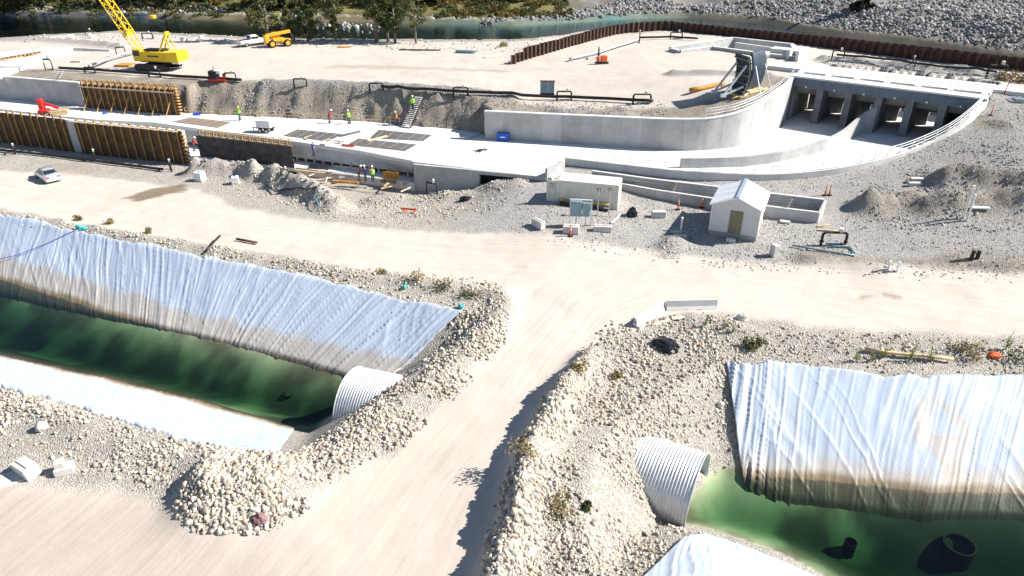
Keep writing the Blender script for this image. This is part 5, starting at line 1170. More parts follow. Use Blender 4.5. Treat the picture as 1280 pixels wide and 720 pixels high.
MB().box((-.9, 0, 1.32), (6.1, 2.7, .16)).build('deck_frame', 'crane_dark', cr); MB().box((-.5, 1.46, 2.25), (2.2, .02, .22)).build('dark_stripe', 'crane_dark', hs); MB().box((-2.2, 1.46, 1.9), (1.2, .03, .7)).build('side_door', 'crane_yellow', hs)
MB().box((-.3, 0, 3.05), (3.6, 1.5, .35)).build('winch_drums', 'crane_dark', cr)
cw_ = MB().cbox((-4.5, 0, 2.2), (1.3, 3.1, 1.7), .1).build('counterweight', 'crane_yellow', cr); MB().box((-4.5, 0, 1.25), (1.32, 3.0, .18)).build('weight_base', 'white_paint', cw_)
cab_ = MB().cbox((2.5, 1.0, 2.3), (1.5, 1.0, 1.9), .08).build('cab', 'crane_yellow', cr); MB().box((2.55, 1.51, 2.6), (1.2, .03, .8)).build('window', 'glass_dark', cab_); MB().box((3.27, 1.0, 2.6), (.03, .8, .9)).build('window', 'glass_dark', cab_)
el = R(62); f0 = Vector((2.3, 0, 1.9)); bd = Vector((math.cos(el), 0, math.sin(el))); bu = Vector((-math.sin(el), 0, math.cos(el)))
bm_ = MB(); L1 = 4.2; L2 = 30; hw_ = .62; hh = .62
def bp_(s, y, z): return f0+bd*s+bu*z+Vector((0, y, 0))
for y in (-1, 1):
    for z in (-1, 1): bm_.beam(bp_(0, y*.75, z*.1), bp_(L1, y*hw_, z*hh), .13, .13); bm_.beam(bp_(L1, y*hw_, z*hh), bp_(L2, y*hw_, z*hh), .13, .13)
k = L1; i = 0
while k < L2-.9:
    for y in (-1, 1): bm_.beam(bp_(k, y*hw_, -hh if i % 2 else hh), bp_(k+.95, y*hw_, hh if i % 2 else -hh), .07, .07)
    for z in (-1, 1): bm_.beam(bp_(k, -hw_ if i % 2 else hw_, z*hh), bp_(k+.95, hw_ if i % 2 else -hw_, z*hh), .07, .07)
    k += .95; i += 1
for s in (.9, 1.8, 2.7, 3.5): bm_.beam(bp_(s, -.72, 0), bp_(s, .72, 0), .1, .1)
bm_.build('boom', 'crane_yellow', cr)
MB().cbox(tuple(bp_(L1, 0, 0)), (.5, 1.5, 1.0), .05).build('boom_joint', 'crane_yellow', cr)
gt = MB()
for y in (-.7, .7):
    gt.beam((-1.4, y, 2.9), (-2.9, y*.6, 5.6), .2, .24); gt.beam((-3.6, y, 2.9), (-2.9, y*.6, 5.6), .12, .14)
gt.beam((-2.9, -.6, 5.6), (-2.9, .6, 5.6), .3, .3); gt.beam((-2.2, -.6, 4.3), (-2.2, .6, 4.3), .12, .12); gt.build('gantry', 'crane_yellow', cr)
MB().cbox((-2.9, 0, 5.75), (.5, 1.0, .45), .08).build('sheave_block', 'yellow_paint', cr)
mid_ = Vector((-1.1, 0, 8.2)); MB().cbox(tuple(mid_), (.75, .8, .5), .08).build('bridle', 'yellow_paint', cr)
for y in (-.3, .3):
    MB().tube([(-2.9, y, 5.9), tuple(mid_+Vector((0, y, 0)))], .03, 5).build('hoist_rope', 'black_iron', cr); MB().tube([tuple(mid_+Vector((0, y, 0))), tuple(bp_(L2, y, hh))], .03, 5).build('pendant', 'black_iron', cr)
p = G(157, 82); mt = thing('timber_mat', 'orange timber mat under the front of the crane', 'mat', p, R(172))
for k in range(4): MB().box((0, -.75+k*.5, .12), (2.6, .46, .22)).build('plank', 'orange_rust', mt)

# ------------------------------------------------------------------ vehicles
mat('car_silver', (.62, .64, .68), .25, .5, .03, 2, coat=.5); mat('truck_white', (.80, .80, .79), .3, 0, .03, 2, coat=.3); mat('tail_red', (.6, .02, .03), .3, 0, .05, 3); mat('head_clear', (.75, .77, .78), .15, .2, .05, 3); mat('rim_metal', (.45, .46, .47), .35, .7, .1, 4); mat('plate', (.8, .8, .78), .5); mat('handler_yellow', (.72, .38, .03), .45, 0, .12, 2)
def wheel(t, x, y, r, w, rimm='rim_metal', seg=20):
    q = MB().tube([(x, y-w/2, r), (x, y+w/2, r)], r, seg).build('wheel', 'rubber', t, True); s = 1 if y > 0 else -1
    q.data.polygons.foreach_set('use_smooth', [False]*len(q.data.polygons))
    MB().tube([(x, y+s*(w/2-.02), r), (x, y+s*(w/2+.015), r)], r*.62, seg).build('rim', rimm, q); return q
def body_loft(secs, ny=9):
    """secs: x, half width at sill, half width at belt, z bottom, z top, crown"""
    rings = []
    for x, w0, w1, zb, zt_, cr_ in secs:
        rg = [(x, -w0, zb), (x, w0, zb), (x, w1, zb+(zt_-zb)*.45), (x, w1*.98, zt_-.06)]
        for k in range(ny): a = 1-2*k/(ny-1); rg.append((x, w1*.93*a, zt_+cr_*(1-a*a)))
        rg += [(x, -w1*.98, zt_-.06), (x, -w1, zb+(zt_-zb)*.45)]; rings.append(rg)
    return MB().loft(rings)
def sedan(px, py, rz, label):
    t = thing('sedan_car', label, 'car', G(px, py), rz)
    body_loft([(-2.33, .70, .74, .42, .78, .02), (-2.28, .80, .84, .30, .93, .03), (-1.75, .88, .90, .22, 1.0, .03), (-1.0, .89, .91, .20, .96, .03), (.2, .89, .91, .20, .93, .02), (1.0, .88, .90, .20, .91, .03), (1.75, .86, .88, .24, .82, .05), (2.22, .78, .80, .30, .68, .05), (2.36, .62, .66, .38, .60, .02)]).build('body', 'car_silver', t, True)
    g = MB(); rings = []
    for x, w, z, wt in ((-1.78, .78, .99, .70), (-1.05, .76, 1.38, .60), (-.5, .76, 1.46, .58), (.15, .76, 1.45, .58), (1.05, .78, .93, .72)):
        rings.append([(x, -.80, .9), (x, .80, .9), (x, wt+.02, z-.03), (x, wt*.5, z+.02), (x, -wt*.5, z+.02), (x, -wt-.02, z-.03)])
    g.loft(rings).build('roof', 'car_silver', t, True)
    def q(name, pts, m, par=t):
        MB().add(pts+[(a-.0, b, c-.02) for a, b, c in pts], [tuple(range(len(pts))), tuple(reversed(range(len(pts), 2*len(pts))))]+[(i, len(pts)+i, len(pts)+(i+1) % len(pts), (i+1) % len(pts)) for i in range(len(pts))]).build(name, m, par)
    q('rear_window', [(-1.70, -.66, 1.06), (-1.70, .66, 1.06), (-1.10, .56, 1.385), (-1.10, -.56, 1.385)][::-1], 'glass_dark'); q('windscreen', [(.98, -.68, 1.0), (.98, .68, 1.0), (.24, .55, 1.44), (.24, -.55, 1.44)], 'glass_dark')
    for s in (-1, 1):
        a = [(-1.25, .80*s, 1.0), (.85, .80*s, .98), (.2, .655*s, 1.38), (-.9, .655*s, 1.40)]; MB().add([(x, y+s*.012, z) for x, y, z in a]+[(x, y-s*.02, z) for x, y, z in a], [(0, 1, 2, 3), (7, 6, 5, 4), (0, 4, 5, 1), (1, 5, 6, 2), (2, 6, 7, 3), (3, 7, 4, 0)]).build('side_window', 'glass_dark', t)
        MB().beam((-.15, .815*s, 1.0), (-.25, .67*s, 1.39), .07, .03).build('pillar', 'car_silver', t)
        MB().cbox((-2.27, .58*s, .80), (.14, .40, .17), .02).build('tail_light', 'tail_red', t); MB().cbox((2.2, .58*s, .66), (.2, .36, .14), .02).build('headlight', 'head_clear', t)
        for x in (-.55, .45): MB().box((x, .92*s, .80), (.2, .03, .03)).build('door_handle', 'car_silver', t)
        MB().cbox((.75, .98*s, 1.0), (.14, .18, .12), .02).build('mirror', 'car_silver', t)
        for x in (-1.42, 1.42): wheel(t, x, .80*s, .32, .21)
    MB().box((-2.345, 0, .68), (.02, .5, .14)).build('number_plate', 'plate', t); MB().box((-2.31, 0, .42), (.08, 1.4, .16)).build('rear_bumper', 'car_silver', t); return t
sedan(61, 224, R(137), 'silver sedan parked alone on the dirt road at the left')
def pickup(px, py, rz, label):
    t = thing('pickup_truck', label, 'truck', G(px, py), rz)
    body_loft([(-2.85, .90, .93, .52, 1.12, 0), (-2.8, .94, .97, .48, 1.16, 0), (-.5, .95, .98, .46, 1.16, 0), (.9, .95, .98, .46, 1.14, .02), (2.2, .94, .96, .46, 1.10, .05), (2.75, .88, .90, .50, .98, .04), (2.85, .8, .84, .55, .85, .02)]).build('body', 'truck_white', t, True)
    MB().box((-1.75, 0, 1.165), (1.95, 1.5, .02)).build('bed', 'crane_dark', t)
    g = MB(); rings = []
    for x, z, wt in ((-.72, 1.18, .86), (-.62, 1.84, .70), (.55, 1.86, .70), (1.25, 1.18, .84)): rings.append([(x, -.90, 1.05), (x, .90, 1.05), (x, wt+.02, z), (x, 0, z+.04), (x, -wt-.02, z)])
    g.loft(rings).build('cab', 'truck_white', t, True)
    MB().box((-.70, 0, 1.5), (.05, 1.3, .42), 0, 0, R(-8)).build('rear_window', 'glass_dark', t); MB().add([(1.2, -.75, 1.25), (1.2, .75, 1.25), (.62, .66, 1.8), (.62, -.66, 1.8), (1.16, -.75, 1.22), (1.16, .75, 1.22), (.58, .66, 1.78), (.58, -.66, 1.78)], [(0, 1, 2, 3), (7, 6, 5, 4), (0, 4, 5, 1), (1, 5, 6, 2), (2, 6, 7, 3), (3, 7, 4, 0)]).build('windscreen', 'glass_dark', t)
    for s in (-1, 1):
        for x0, x1 in ((-.55, .1), (.2, .8)): MB().box(((x0+x1)/2, .83*s, 1.48), (x1-x0, .12, .38)).build('side_window', 'glass_dark', t)
        MB().box((-2.86, .83*s, .95), (.06, .16, .36)).build('tail_light', 'tail_red', t); MB().box((2.8, .68*s, .82), (.12, .36, .2)).build('headlight', 'head_clear', t)
        MB().box((-.6+.0, .985*s, .8), (.05, .02, .5)).build('door_seam', 'steel_dark', t)
        for x in (-1.75, 1.85): wheel(t, x, .84*s, .4, .26)
    MB().box((-2.9, 0, .58), (.16, 1.8, .18)).build('rear_bumper', 'galvanized', t); return t
pickup(317, 57, R(47), 'white pickup truck parked left of the yellow telehandler')
p = G(349, 58); th_ = thing('telehandler', 'yellow telehandler with lowered boom parked beside the white pickup', 'forklift', p, R(33))
MB().cbox((0, 0, .95), (4.2, 1.3, .6), .06).build('chassis', 'handler_yellow', th_)
for x in (-1.4, 1.4):
    for y in (-.95, .95): wheel(th_, x, y, .62, .42, 'handler_yellow')
cab_ = MB().cbox((-.2, .62, 1.75), (1.5, .9, 1.3), .08).build('cab', 'handler_yellow', th_); MB().box((-.2, 1.08, 1.95), (1.2, .03, .7)).build('window', 'glass_dark', cab_)
MB().cbox((-.2, -.75, 1.3), (1.9, .5, .6), .05).build('engine_cover', 'handler_yellow', th_)
MB().beam((-2.1, -.1, 2.0), (2.3, -.1, 2.5), .45, .5).build('boom', 'handler_yellow', th_); MB().cbox((-2.1, 0, 1.4), (.8, 1.4, 1.3), .08).build('rear_frame', 'handler_yellow', th_); MB().beam((2.2, -.1, 2.5), (2.8, -.1, 1.2), .3, .35).build('boom_head', 'crane_dark', th_)
MB().box((2.9, -.1, 1.0), (.1, 1.3, .7)).build('carriage', 'crane_dark', th_)
for y in (-.5, .3): MB().box((3.5, y, .62), (1.2, .12, .06)).build('fork', 'crane_dark', th_)
# white trailer on the channel floor
p = W3(333, 165, ZF); t = thing('trailer', 'small white box trailer with dark wheels standing on the channel floor', 'trailer', p, R(-12)); MB().cbox((0, 0, 1.15), (2.0, 1.2, .95), .04).build('box', 'truck_white', t); MB().box((0, 0, .58), (2.1, 1.0, .14)).build('frame', 'crane_dark', t)
for x in (-.45, .45):
    for y in (-.62, .62): wheel(t, x, y, .3, .2)
MB().beam((-1.0, 0, .55), (-1.9, 0, .5), .1, .1).build('drawbar', 'crane_dark', t); MB().tube([(-1.8, 0, 0), (-1.8, 0, .5)], .05, 8).build('jack_leg', 'crane_dark', t)
p = G(273, 102); t = thing('pump', 'red and white diesel pump on the bench by the header pipe', 'pump', p, R(-5)); MB().box((0, 0, .25), (2.6, 1.1, .3)).build('skid', 'red_paint', t); MB().cbox((-.5, 0, .95), (1.2, 1.0, 1.1), .05).build('engine', 'crane_dark', t); MB().cbox((.2, .1, 1.35), (1.1, .9, .5), .08).build('hood', 'white_paint', t); MB().tube([(.9, 0, .4), (.9, 0, 1.1), (1.4, 0, 1.1)], .14, 8).build('volute', 'red_paint', t); MB().tube([(-.5, .2, 1.5), (-.5, .2, 2.1)], .05, 8).build('exhaust', 'black_iron', t)
p = G(752, 80); t = thing('pump', 'orange-red pump beside the sloping grey pipe on the bench', 'pump', p, R(10)); MB().box((0, 0, .2), (2.0, .9, .25)).build('skid', 'crane_dark', t); MB().cbox((.3, 0, .8), (.9, .8, .9), .05).build('engine', 'orange_plastic', t); MB().tube([(-.6, 0, .35), (-.6, 0, 1.1)], .25, 10).build('volute', 'orange_plastic', t)
# scissor item in the channel: red boom lift with timber
p = W3(57, 145, ZF); t = thing('boom_lift', 'red lift with small platform beside the far left channel wall', 'lift', p, R(15)); MB().cbox((0, 0, .6), (1.2, 1.4, .7), .05).build('chassis', 'red_paint', t)
for x in (-.5, .5):
    for y in (-.75, .75): wheel(t, x, y, .36, .25)
MB().cbox((-.1, 0, 1.6), (.6, 1.0, 1.5), .06).build('turret', 'red_paint', t); MB().beam((0, 0, 1.9), (1.9, 0, 1.0), .3, .3).build('arm', 'red_paint', t)
pk = thing('timber_stack', 'pale bundle of form timbers on the channel floor by the red lift', 'timber', W3(72, 143, ZF), R(20))
for k in range(7):
    for j in range(3): MB().beam((-1.2+random.uniform(-.1, .1), -.6+k*.2, .12+j*.22), (1.3+random.uniform(-.2, .2), -.6+k*.2, .14+j*.22), .15, .18).build('timber', 'timber_new', pk)
# boxes at the curved wall
p = W3(629, 175.5, ZF); t = thing('job_box', 'blue job box on the slab against the curved wall', 'box', p, R(-8)); q = MB().cbox((0, 0, .45), (1.5, .7, .85), .04).build('body', 'blue_plastic', t); MB().box((0, 0, .9), (1.54, .74, .08)).build('lid', 'blue_plastic', t); MB().box((0, -.36, .5), (.6, .02, .14)).build('label_plate', 'white_paint', q)
p = W3(634, 172.5, ZF); t = thing('crate', 'orange-brown timber crate behind the blue job box', 'crate', p, R(-8)); MB().cbox((0, 0, .55), (1.7, .8, 1.1), .03).build('body', 'orange_rust', t); MB().box((0, -.41, .9), (1.7, .03, .1)).build('batten', 'timber_new', t); MB().box((0, -.41, .25), (1.7, .03, .1)).build('batten', 'timber_new', t)
# totes by the spoil heap
for i, (px_, py_, lab) in enumerate(((251, 226, 'pale blue-white cube tote left of the spoil heap'), (295, 230, 'small white tote at the foot of the spoil heap'))):
    p = G(px_, py_); t = thing('tote', lab, 'tote', p, R(-15+i*30), 'white totes by the spoil heap'); s = 1-.2*i; MB().cbox((0, 0, .62*s), (1.0*s, .95*s, 1.0*s), .06).build('tank', 'white_paint', t); MB().box((0, 0, .06), (1.05*s, 1.0*s, .12)).build('pallet', 'timber_pale', t); MB().tube([(0, 0, 1.1*s), (0, 0, 1.2*s)], .12, 10).build('cap', 'blue_plastic', t)
    for z in (.3, .6, .9): MB().box((0, -.49*s, z*s), (1.02*s, .02, .03)).build('cage_bar', 'galvanized', t)
# bench clutter
def bundle(label, px_, py_, n, L, m, rz, name='pipe_bundle', cat='pipes', r=.07, z=None):
    p = G(px_, py_) if z is None else W3(px_, py_, z); t = thing(name, label, cat, p, R(rz))
    for k in range(n): y = (k % 6)*r*2.2-.5; zz = r+(k//6)*r*2; l = L*random.uniform(.85, 1.1); MB().tube([(-l/2, y, zz), (l/2, y+random.uniform(-.1, .1), zz)], r, 6).build('piece', m, t)
bundle('bundle of blue-grey pipes lying on the bench near the river', 582, 66, 18, 3.4, 'teal_grey', -15); bundle('pale planks scattered on the bench near the river trees', 405, 58, 5, 3.0, 'timber_pale', 35, 'planks', 'planks', .09); bundle('orange-brown timbers on the bench near the river trees', 430, 59.5, 6, 2.2, 'orange_rust', 5, 'planks', 'planks', .09); bundle('dark pipes lying on the bench edge behind the cut', 525, 63, 3, 7, 'black_iron', -4, 'pipes', 'pipes', .1); bundle('pale planks on the bench right of the blue-grey pipe bundle', 615, 71, 4, 3.5, 'timber_pale', 40, 'planks', 'planks', .09)
bundle('grey corrugated hoses heaped by the right end of the gate deck', 1271, 127, 10, 1.6, 'galvanized', 80, 'hoses', 'hose', .12)
for (px_, py_, L, rz, lab, m) in ((392, 217, 5.0, -17, 'long pale timber beam at the left of the pit', 'timber_new'), (432, 229, 3.2, -12, 'brown timber beam near the pit kerb', 'orange_rust'), (440, 211, 5.0, -14, 'long thin timber across the middle of the pit', 'timber_pale'), (425, 220, 3.6, -12, 'grey beam on the pit floor', 'concrete_midgrey')):
    p = W3(px_, py_, -.3); o = tag(MB().box((0, 0, .14), (L, .26, .24)).build('timber_beam', m, None, loc=p), lab, 'timber'); o.rotation_euler.z = R(rz)
p = W3(487, 228, -.3); t = thing('form_crate', 'brown plywood form crate standing on the pit floor', 'crate', p, R(-12)); MB().box((0, .5, .55), (1.9, .06, 1.1)).build('side', 'orange_rust', t); MB().box((0, -.3, .2), (1.9, .06, .4)).build('side', 'form_plywood', t); MB().box((0, .1, .06), (1.9, .8, .06)).build('base', 'form_plywood', t)
p = W3(399, 212.5, -.3); t = thing('steel_sheet', 'small dark blue-grey form panel lying on the pit floor', 'formwork', p, R(-8)); MB().box((0, 0, .35), (2.6, .9, .1), 0, R(25)).build('panel', 'steel_dark', t); MB().box((0, .3, .2), (2.4, .1, .3)).build('stiffener', 'steel_dark', t)
p = W3(600, 189, ZF); t = thing('anchor_frame', 'thin dark steel frame lying on the white slab', 'steel frame', p, R(10))
for a, b in (((-.9, 0, .1), (.9, .1, .1)), ((-.5, -.5, .1), (.5, .6, .1)), ((0, -.6, .1), (.2, .7, .1)), ((.9, .1, .1), (.5, .6, .1))): MB().beam(a, b, .08, .08).build('bar', 'steel_dark', t)
MB().box((0, 0, .16), (.5, .4, .1)).build('plate', 'steel_dark', t)
# upper-left footing slab with timber forms
fs_ = thing('footing_slab', 'pale concrete footing slab edged with timber at the far left bench', 'concrete slab', (*W(40, 76, 5.8), 5.4))
panelpoly('slab', WL([(-60, 88), (-60, 74), (0, 66), (60, 60), (92, 60), (91, 67), (60, 73), (2, 93), (0, 95)], 5.85), 5.95, .6, 'concrete_floor', fs_)
A_, B_ = W(-20, 80, 6), W(51, 67.5, 6)
for i in range(15):
    p = A_+(B_-A_)*(i/14); MB().box((p[0], p[1], 6.2), (.16, .3, .5), R(30)).build('form_post', 'form_timber', fs_, world=True)
MB().beam((A_[0], A_[1]+.2, 6.3), (B_[0], B_[1]+.2, 6.3), .08, .3).build('form_board', 'form_plywood', fs_, world=True)
for k, y in ((0, 2.0), (1, 4.0)): MB().beam((A_[0]+2, A_[1]+y, 6.1), (B_[0]-1, B_[1]+y-.5, 6.1), .12, .1).build('form_board', 'timber_new', fs_, world=True)
low_w = wallstrip([W(91, 61, 6), W(137, 63.5, 6)], 5.2, 6.2, 0, .3, 'low_wall', 'concrete_pale', None); tag(low_w, 'low pale concrete wall left of the crane behind the gravel patch', 'wall')
for (px_, py_, L, rz, lab) in ((100, 48, 4.5, 12, 'pale wrapped bundle on the river bank at the upper left'), (240, 51, 4.0, 35, 'white bagged bundle on the river bank behind the crane')):
    p = G(px_, py_); t = thing('wrapped_bundle', lab, 'bundle', p, R(rz)); MB().cbox((-L*.35, 0, .35), (1.2, 1.0, .7), .15).build('bag', 'white_paint', t); MB().beam((-L*.3, .2, .5), (L*.5, .3, .75), .25, .12).build('sheet', 'galvanized', t); MB().cbox((L*.45, 0, .4), (.9, .8, .8), .2).build('bag', 'white_paint', t)
p = G(96, 78); o = tag(MB().cbox((0, 0, .15), (1.6, .6, .3), .05).build('block', 'concrete_block', None, loc=p), 'small pale block on the gravel patch left of the crane', 'block')
# ------------------------------------------------------------------ people
mat('skin', (.45, .27, .19), .6, 0, .08, 8); mat('vest_green', (.28, .75, .05), .6, 0, .1, 5); mat('vest_orange', (.85, .22, .03), .6, 0, .1, 5); mat('shirt_maroon', (.22, .03, .05), .8, 0, .15, 5); mat('shirt_blue', (.03, .07, .25), .8, 0, .15, 5)
mat('jeans', (.05, .07, .12), .85, 0, .2, 6); mat('helmet_white', (.8, .8, .78), .35, 0, .03, 4); mat('helmet_yellow', (.85, .6, .04), .35, 0, .05, 4); mat('boots', (.06, .04, .03), .8); mat('shirt_red', (.5, .03, .03), .8, 0, .15, 5)
def person(loc, rz, label, shirt, helmet='helmet_white', pose='stand', vest=None):
    t = thing('person', label, 'person', loc, rz)
    step = .22 if pose == 'walk' else .06; bend = .45 if pose == 'bend' else 0.0
    pel = Vector((0, 0, .95)); ch = pel+Vector((math.sin(bend)*.4, 0, math.cos(bend)*.4)); nk = pel+Vector((math.sin(bend)*.56, 0, math.cos(bend)*.56)); hd_ = nk+Vector((.06+math.sin(bend)*.12, 0, .2))
    J = [pel, ch, nk, hd_, hd_+Vector((.01, 0, .12))]; E = [(0, 1), (1, 2), (2, 3), (3, 4)]; Rr = [.15, .165, .065, .095, .07]
    def chain(root, pts, rad):
        k = root
        for p, r in zip(pts, rad): J.append(Vector(p)); Rr.append(r); E.append((k, len(J)-1)); k = len(J)-1
    for s in (-1, 1):
        f = step*s; chain(0, [(.02, .11*s, .86), (.05+f*.5, .11*s, .48), (f-.03, .11*s, .09), (f+.14, .12*s, .05)], [.095, .065, .045, .045])
        sh_ = ch+Vector((0, .2*s, .1)); el_ = sh_+Vector((.05-f*.4, .08*s, -.28)) if pose != 'bend' else sh_+Vector((.15, .05*s, -.24)); wr_ = el_+Vector((.14-f*.3, -.02*s, -.2)); chain(1, [sh_, el_, wr_, wr_+Vector((.05, 0, -.08))], [.062, .045, .034, .034])
    me = bpy.data.meshes.new('body'); me.from_pydata([tuple(j) for j in J], E, []); o = bpy.data.objects.new('body', me); COL.objects.link(o); o.parent = t
    sk = o.modifiers.new('skin', 'SKIN'); sk.use_smooth_shade = True
    if not me.skin_vertices: 
        bmx = bmesh.new(); bmx.from_mesh(me); bmx.verts.layers.skin.verify(); bmx.to_mesh(me); bmx.free()
    for i, v in enumerate(me.skin_vertices[0].data): v.radius = (Rr[i], Rr[i]*(1.25 if i in (0, 1) else 1)); v.use_root = (i == 0)
    o.modifiers.new('sub', 'SUBSURF').levels = 1; o.modifiers['sub'].render_levels = 2
    for m in ('skin',): me.materials.append(MATS[m])
    # clothes
    up = (ch-pel).normalized()
    def tors(name, m, z0, z1, g):
        N = 14; rings = []
        for k in range(6):
            q = pel+up*(z0+(z1-z0)*k/5); w = (.205+.03*math.sin(k/5*2.6))*g; d_ = (.145+.01*k/5)*g
            rings.append([(q.x+d_*math.cos(2*math.pi*i/N), q.y+w*math.sin(2*math.pi*i/N), q.z) for i in range(N)])
        rings.append([(nk.x-.01+.085*math.cos(2*math.pi*i/N), .11*math.sin(2*math.pi*i/N), nk.z-.03) for i in range(N)]); MB().loft(rings).build(name, m, t, True)
    tors('shirt', shirt, -.05, .47, 1.0)
    if vest: tors('vest', vest, .0, .45, 1.08)
    for s in (-1, 1):
        f = step*s; MB().tube([(.02, .10*s, .98), (.02, .115*s, .8), (.05+f*.5, .11*s, .48), (f-.03, .11*s, .1)], .125, 10, .075).build('trouser_leg', 'jeans', t, True)
        MB().cbox((f+.05, .115*s, .05), (.29, .11, .1), .03).build('boot', 'boots', t)
        sh_ = ch+Vector((0, .2*s, .1)); el_ = sh_+Vector((.05-f*.4, .08*s, -.28)) if pose != 'bend' else sh_+Vector((.15, .05*s, -.24)); MB().tube([tuple(sh_+Vector((0, -.05*s, .03))), tuple(sh_), tuple(el_)], .085, 10, .065).build('sleeve', shirt, t, True)
    N = 14; c = hd_+Vector((0, 0, .06)); MB().loft([[(c.x+r*math.cos(2*math.pi*i/N)*1.1+(.03 if k == 0 else 0), c.y+r*math.sin(2*math.pi*i/N), c.z+z) for i in range(N)] for k, (r, z) in enumerate(((.155, .02), (.13, .025), (.125, .08), (.09, .14), (.02, .16)))]).build('helmet', helmet, t, True)
    return t
stp_ = bot+d*.62 if False else bot.lerp(top, .55)
person((stp_.x, stp_.y, stp_.z+.12), R(80), 'worker in green vest walking up the site stairs', 'vest_green', 'helmet_white', 'walk', 'vest_green')
person(W3(504, 157.5, ZF)+Vector((-.9, .3, 0)), R(200), 'worker in orange vest at the foot of the site stairs', 'vest_orange', 'helmet_white', 'stand', 'vest_orange')
person(W3(437, 155, ZF), R(150), 'worker in green vest at the guard rail left of the stairs', 'vest_green', 'helmet_white', 'stand', 'vest_green')
person(W3(412, 154, ZF), R(20), 'worker in red shirt at the guard rail below the cut face', 'shirt_red', 'helmet_white', 'bend')
person(W3(300, 150.5, ZF), R(60), 'worker in green vest at the floor edge right of the far form', 'vest_green', 'helmet_yellow', 'walk', 'vest_green')
person(W3(449, 226, -.3), R(30), 'worker in maroon shirt bending on the pit floor', 'shirt_maroon', 'helmet_white', 'bend'); person(W3(457.5, 226, -.3), R(190), 'worker in dark blue shirt on the pit floor', 'shirt_blue', 'helmet_white', 'stand'); person(W3(466.5, 227.5, -.3), R(100), 'worker in green vest on the pit floor', 'vest_green', 'helmet_white', 'bend', 'vest_green')
person(W3(392.5, 195, ZF-.6), R(10), 'worker in blue shirt beside the grey apron left of the pit', 'shirt_blue', 'helmet_white', 'stand'); person(W3(243, 189, 1.0-.9), R(40), 'worker in red shirt in the gap left of the dark steel form', 'shirt_red', 'helmet_white', 'bend')

# ------------------------------------------------------------------ trees and plants
def leafmat(name, col, var=.45):
    m = mat(name, col, .7, 0, var, .8, spec=.15); return m
leafmat('leaf_dark', (.030, .040, .016)); leafmat('leaf_olive', (.12, .12, .045)); leafmat('leaf_autumn', (.16, .115, .030)); leafmat('leaf_green', (.085, .11, .04)); leafmat('weed_green', (.16, .20, .05)); leafmat('weed_dry', (.30, .24, .11)); leafmat('bark_grey', (.20, .17, .14), .3)
def leaves(centers, radii, n, size, rr):
    """n leaf-sized faces in clumps: returns V,F"""
    k = rr.integers(0, len(centers), n); dirs = rr.normal(size=(n, 3)); dirs /= np.linalg.norm(dirs, axis=1)[:, None]
    p = centers[k]+dirs*(radii[k]*rr.random(n)**.45)[:, None]
    a = rr.normal(size=(n, 3)); a /= np.linalg.norm(a, axis=1)[:, None]; b = np.cross(a, rr.normal(size=(n, 3))); b /= np.linalg.norm(b, axis=1)[:, None]
    s = (size*(.6+.8*rr.random(n)))[:, None]
    V = np.stack([p+a*s, p+b*s*.45, p-a*s, p-b*s*.45], 1).reshape(-1, 3); F = np.arange(n*4).reshape(n, 4); return V, F
def tree(label, loc, h, spread, m, rr, n=2600, trunk_frac=.3, conif=False, size=.22, name='riverside_tree', group=None, bark='bark_grey'):
    t = thing(name, label, 'tree', loc, rr.random()*6, group); tb = MB(); lean = Vector((rr.normal()*.03, rr.normal()*.03, 1))
    tb.tube([(lean.x*h*k, lean.y*h*k, h*k-.2*(k == 0)) for k in np.linspace(0, .95, 7)], h*.018+.05, 8, .03); C_ = []; Rd = []
    nb = int(16+h)
    for i in range(nb):
        k = trunk_frac+(1-trunk_frac)*i/nb; a = rr.random()*6.28; r = spread*(1.05-(k-trunk_frac)/(1-trunk_frac))*(.5+.6*rr.random()) if conif else spread*math.sin(math.pi*min(1, .18+.8*(k-trunk_frac)/(1-trunk_frac)))*(.4+.7*rr.random())
        p0 = Vector((lean.x*h*k, lean.y*h*k, h*k)); p1 = p0+Vector((math.cos(a)*r, math.sin(a)*r, (-.08 if conif else .35)*r)); tb.tube([p0, (p0+p1)/2+Vector((0, 0, .05*r)), p1], .05+.008*h*(1-k), 5, .015, False)
        for f in ((.55, .38), (.95, .3)) if r > .8 else ((.8, .5),): q = p0.lerp(p1, f[0]); C_.append((q.x, q.y, q.z)); Rd.append(max(.35, r*f[1]*(1.0 if not conif else .85)))
    C_.append((lean.x*h, lean.y*h, h*.97)); Rd.append(.4)
    tb.build('trunk', bark, t, True); V, F = leaves(np.array(C_), np.array(Rd), n, size, rr); o = fast('crown', V, F, m); o.parent = t; return t
tr_ = np.random.default_rng(11)
tree('tall sparse pine with bare lower trunk behind the pickup and telehandler', G(336, 52), 15, 4.2, 'leaf_olive', tr_, 3000, .16, True, .3)
tree('bushy dark tree on the river bank right of the telehandler', G(385, 52), 6.6, 3.2, 'leaf_green', tr_, 3400, .08, False, .22)
tree('tall thin pine trunk left of the pair of leafy river trees', G(471, 53), 17, 3.2, 'leaf_olive', tr_, 2400, .25, True, .28)
tree('leafy dark tree on the river bank, left of the close pair', G(485, 52), 12, 4.2, 'leaf_green', tr_, 4200, .18, False, .26); tree('leafy dark tree on the river bank, right of the close pair', G(494, 53), 13, 4.4, 'leaf_green', tr_, 4200, .15, False, .26)
tree('pale half-bare birch at the right end of the bank trees', G(520, 54), 9, 2.6, 'leaf_olive', tr_, 1800, .3, False, .2); tree('slim olive tree between telehandler and tall thin pine', G(420, 52), 10, 3.0, 'leaf_olive', tr_, 2400, .15, False, .24)
tree('bushy olive shrub tree just behind the telehandler', G(365, 50), 5.5, 2.8, 'leaf_olive', tr_, 3200, .05, False, .22)
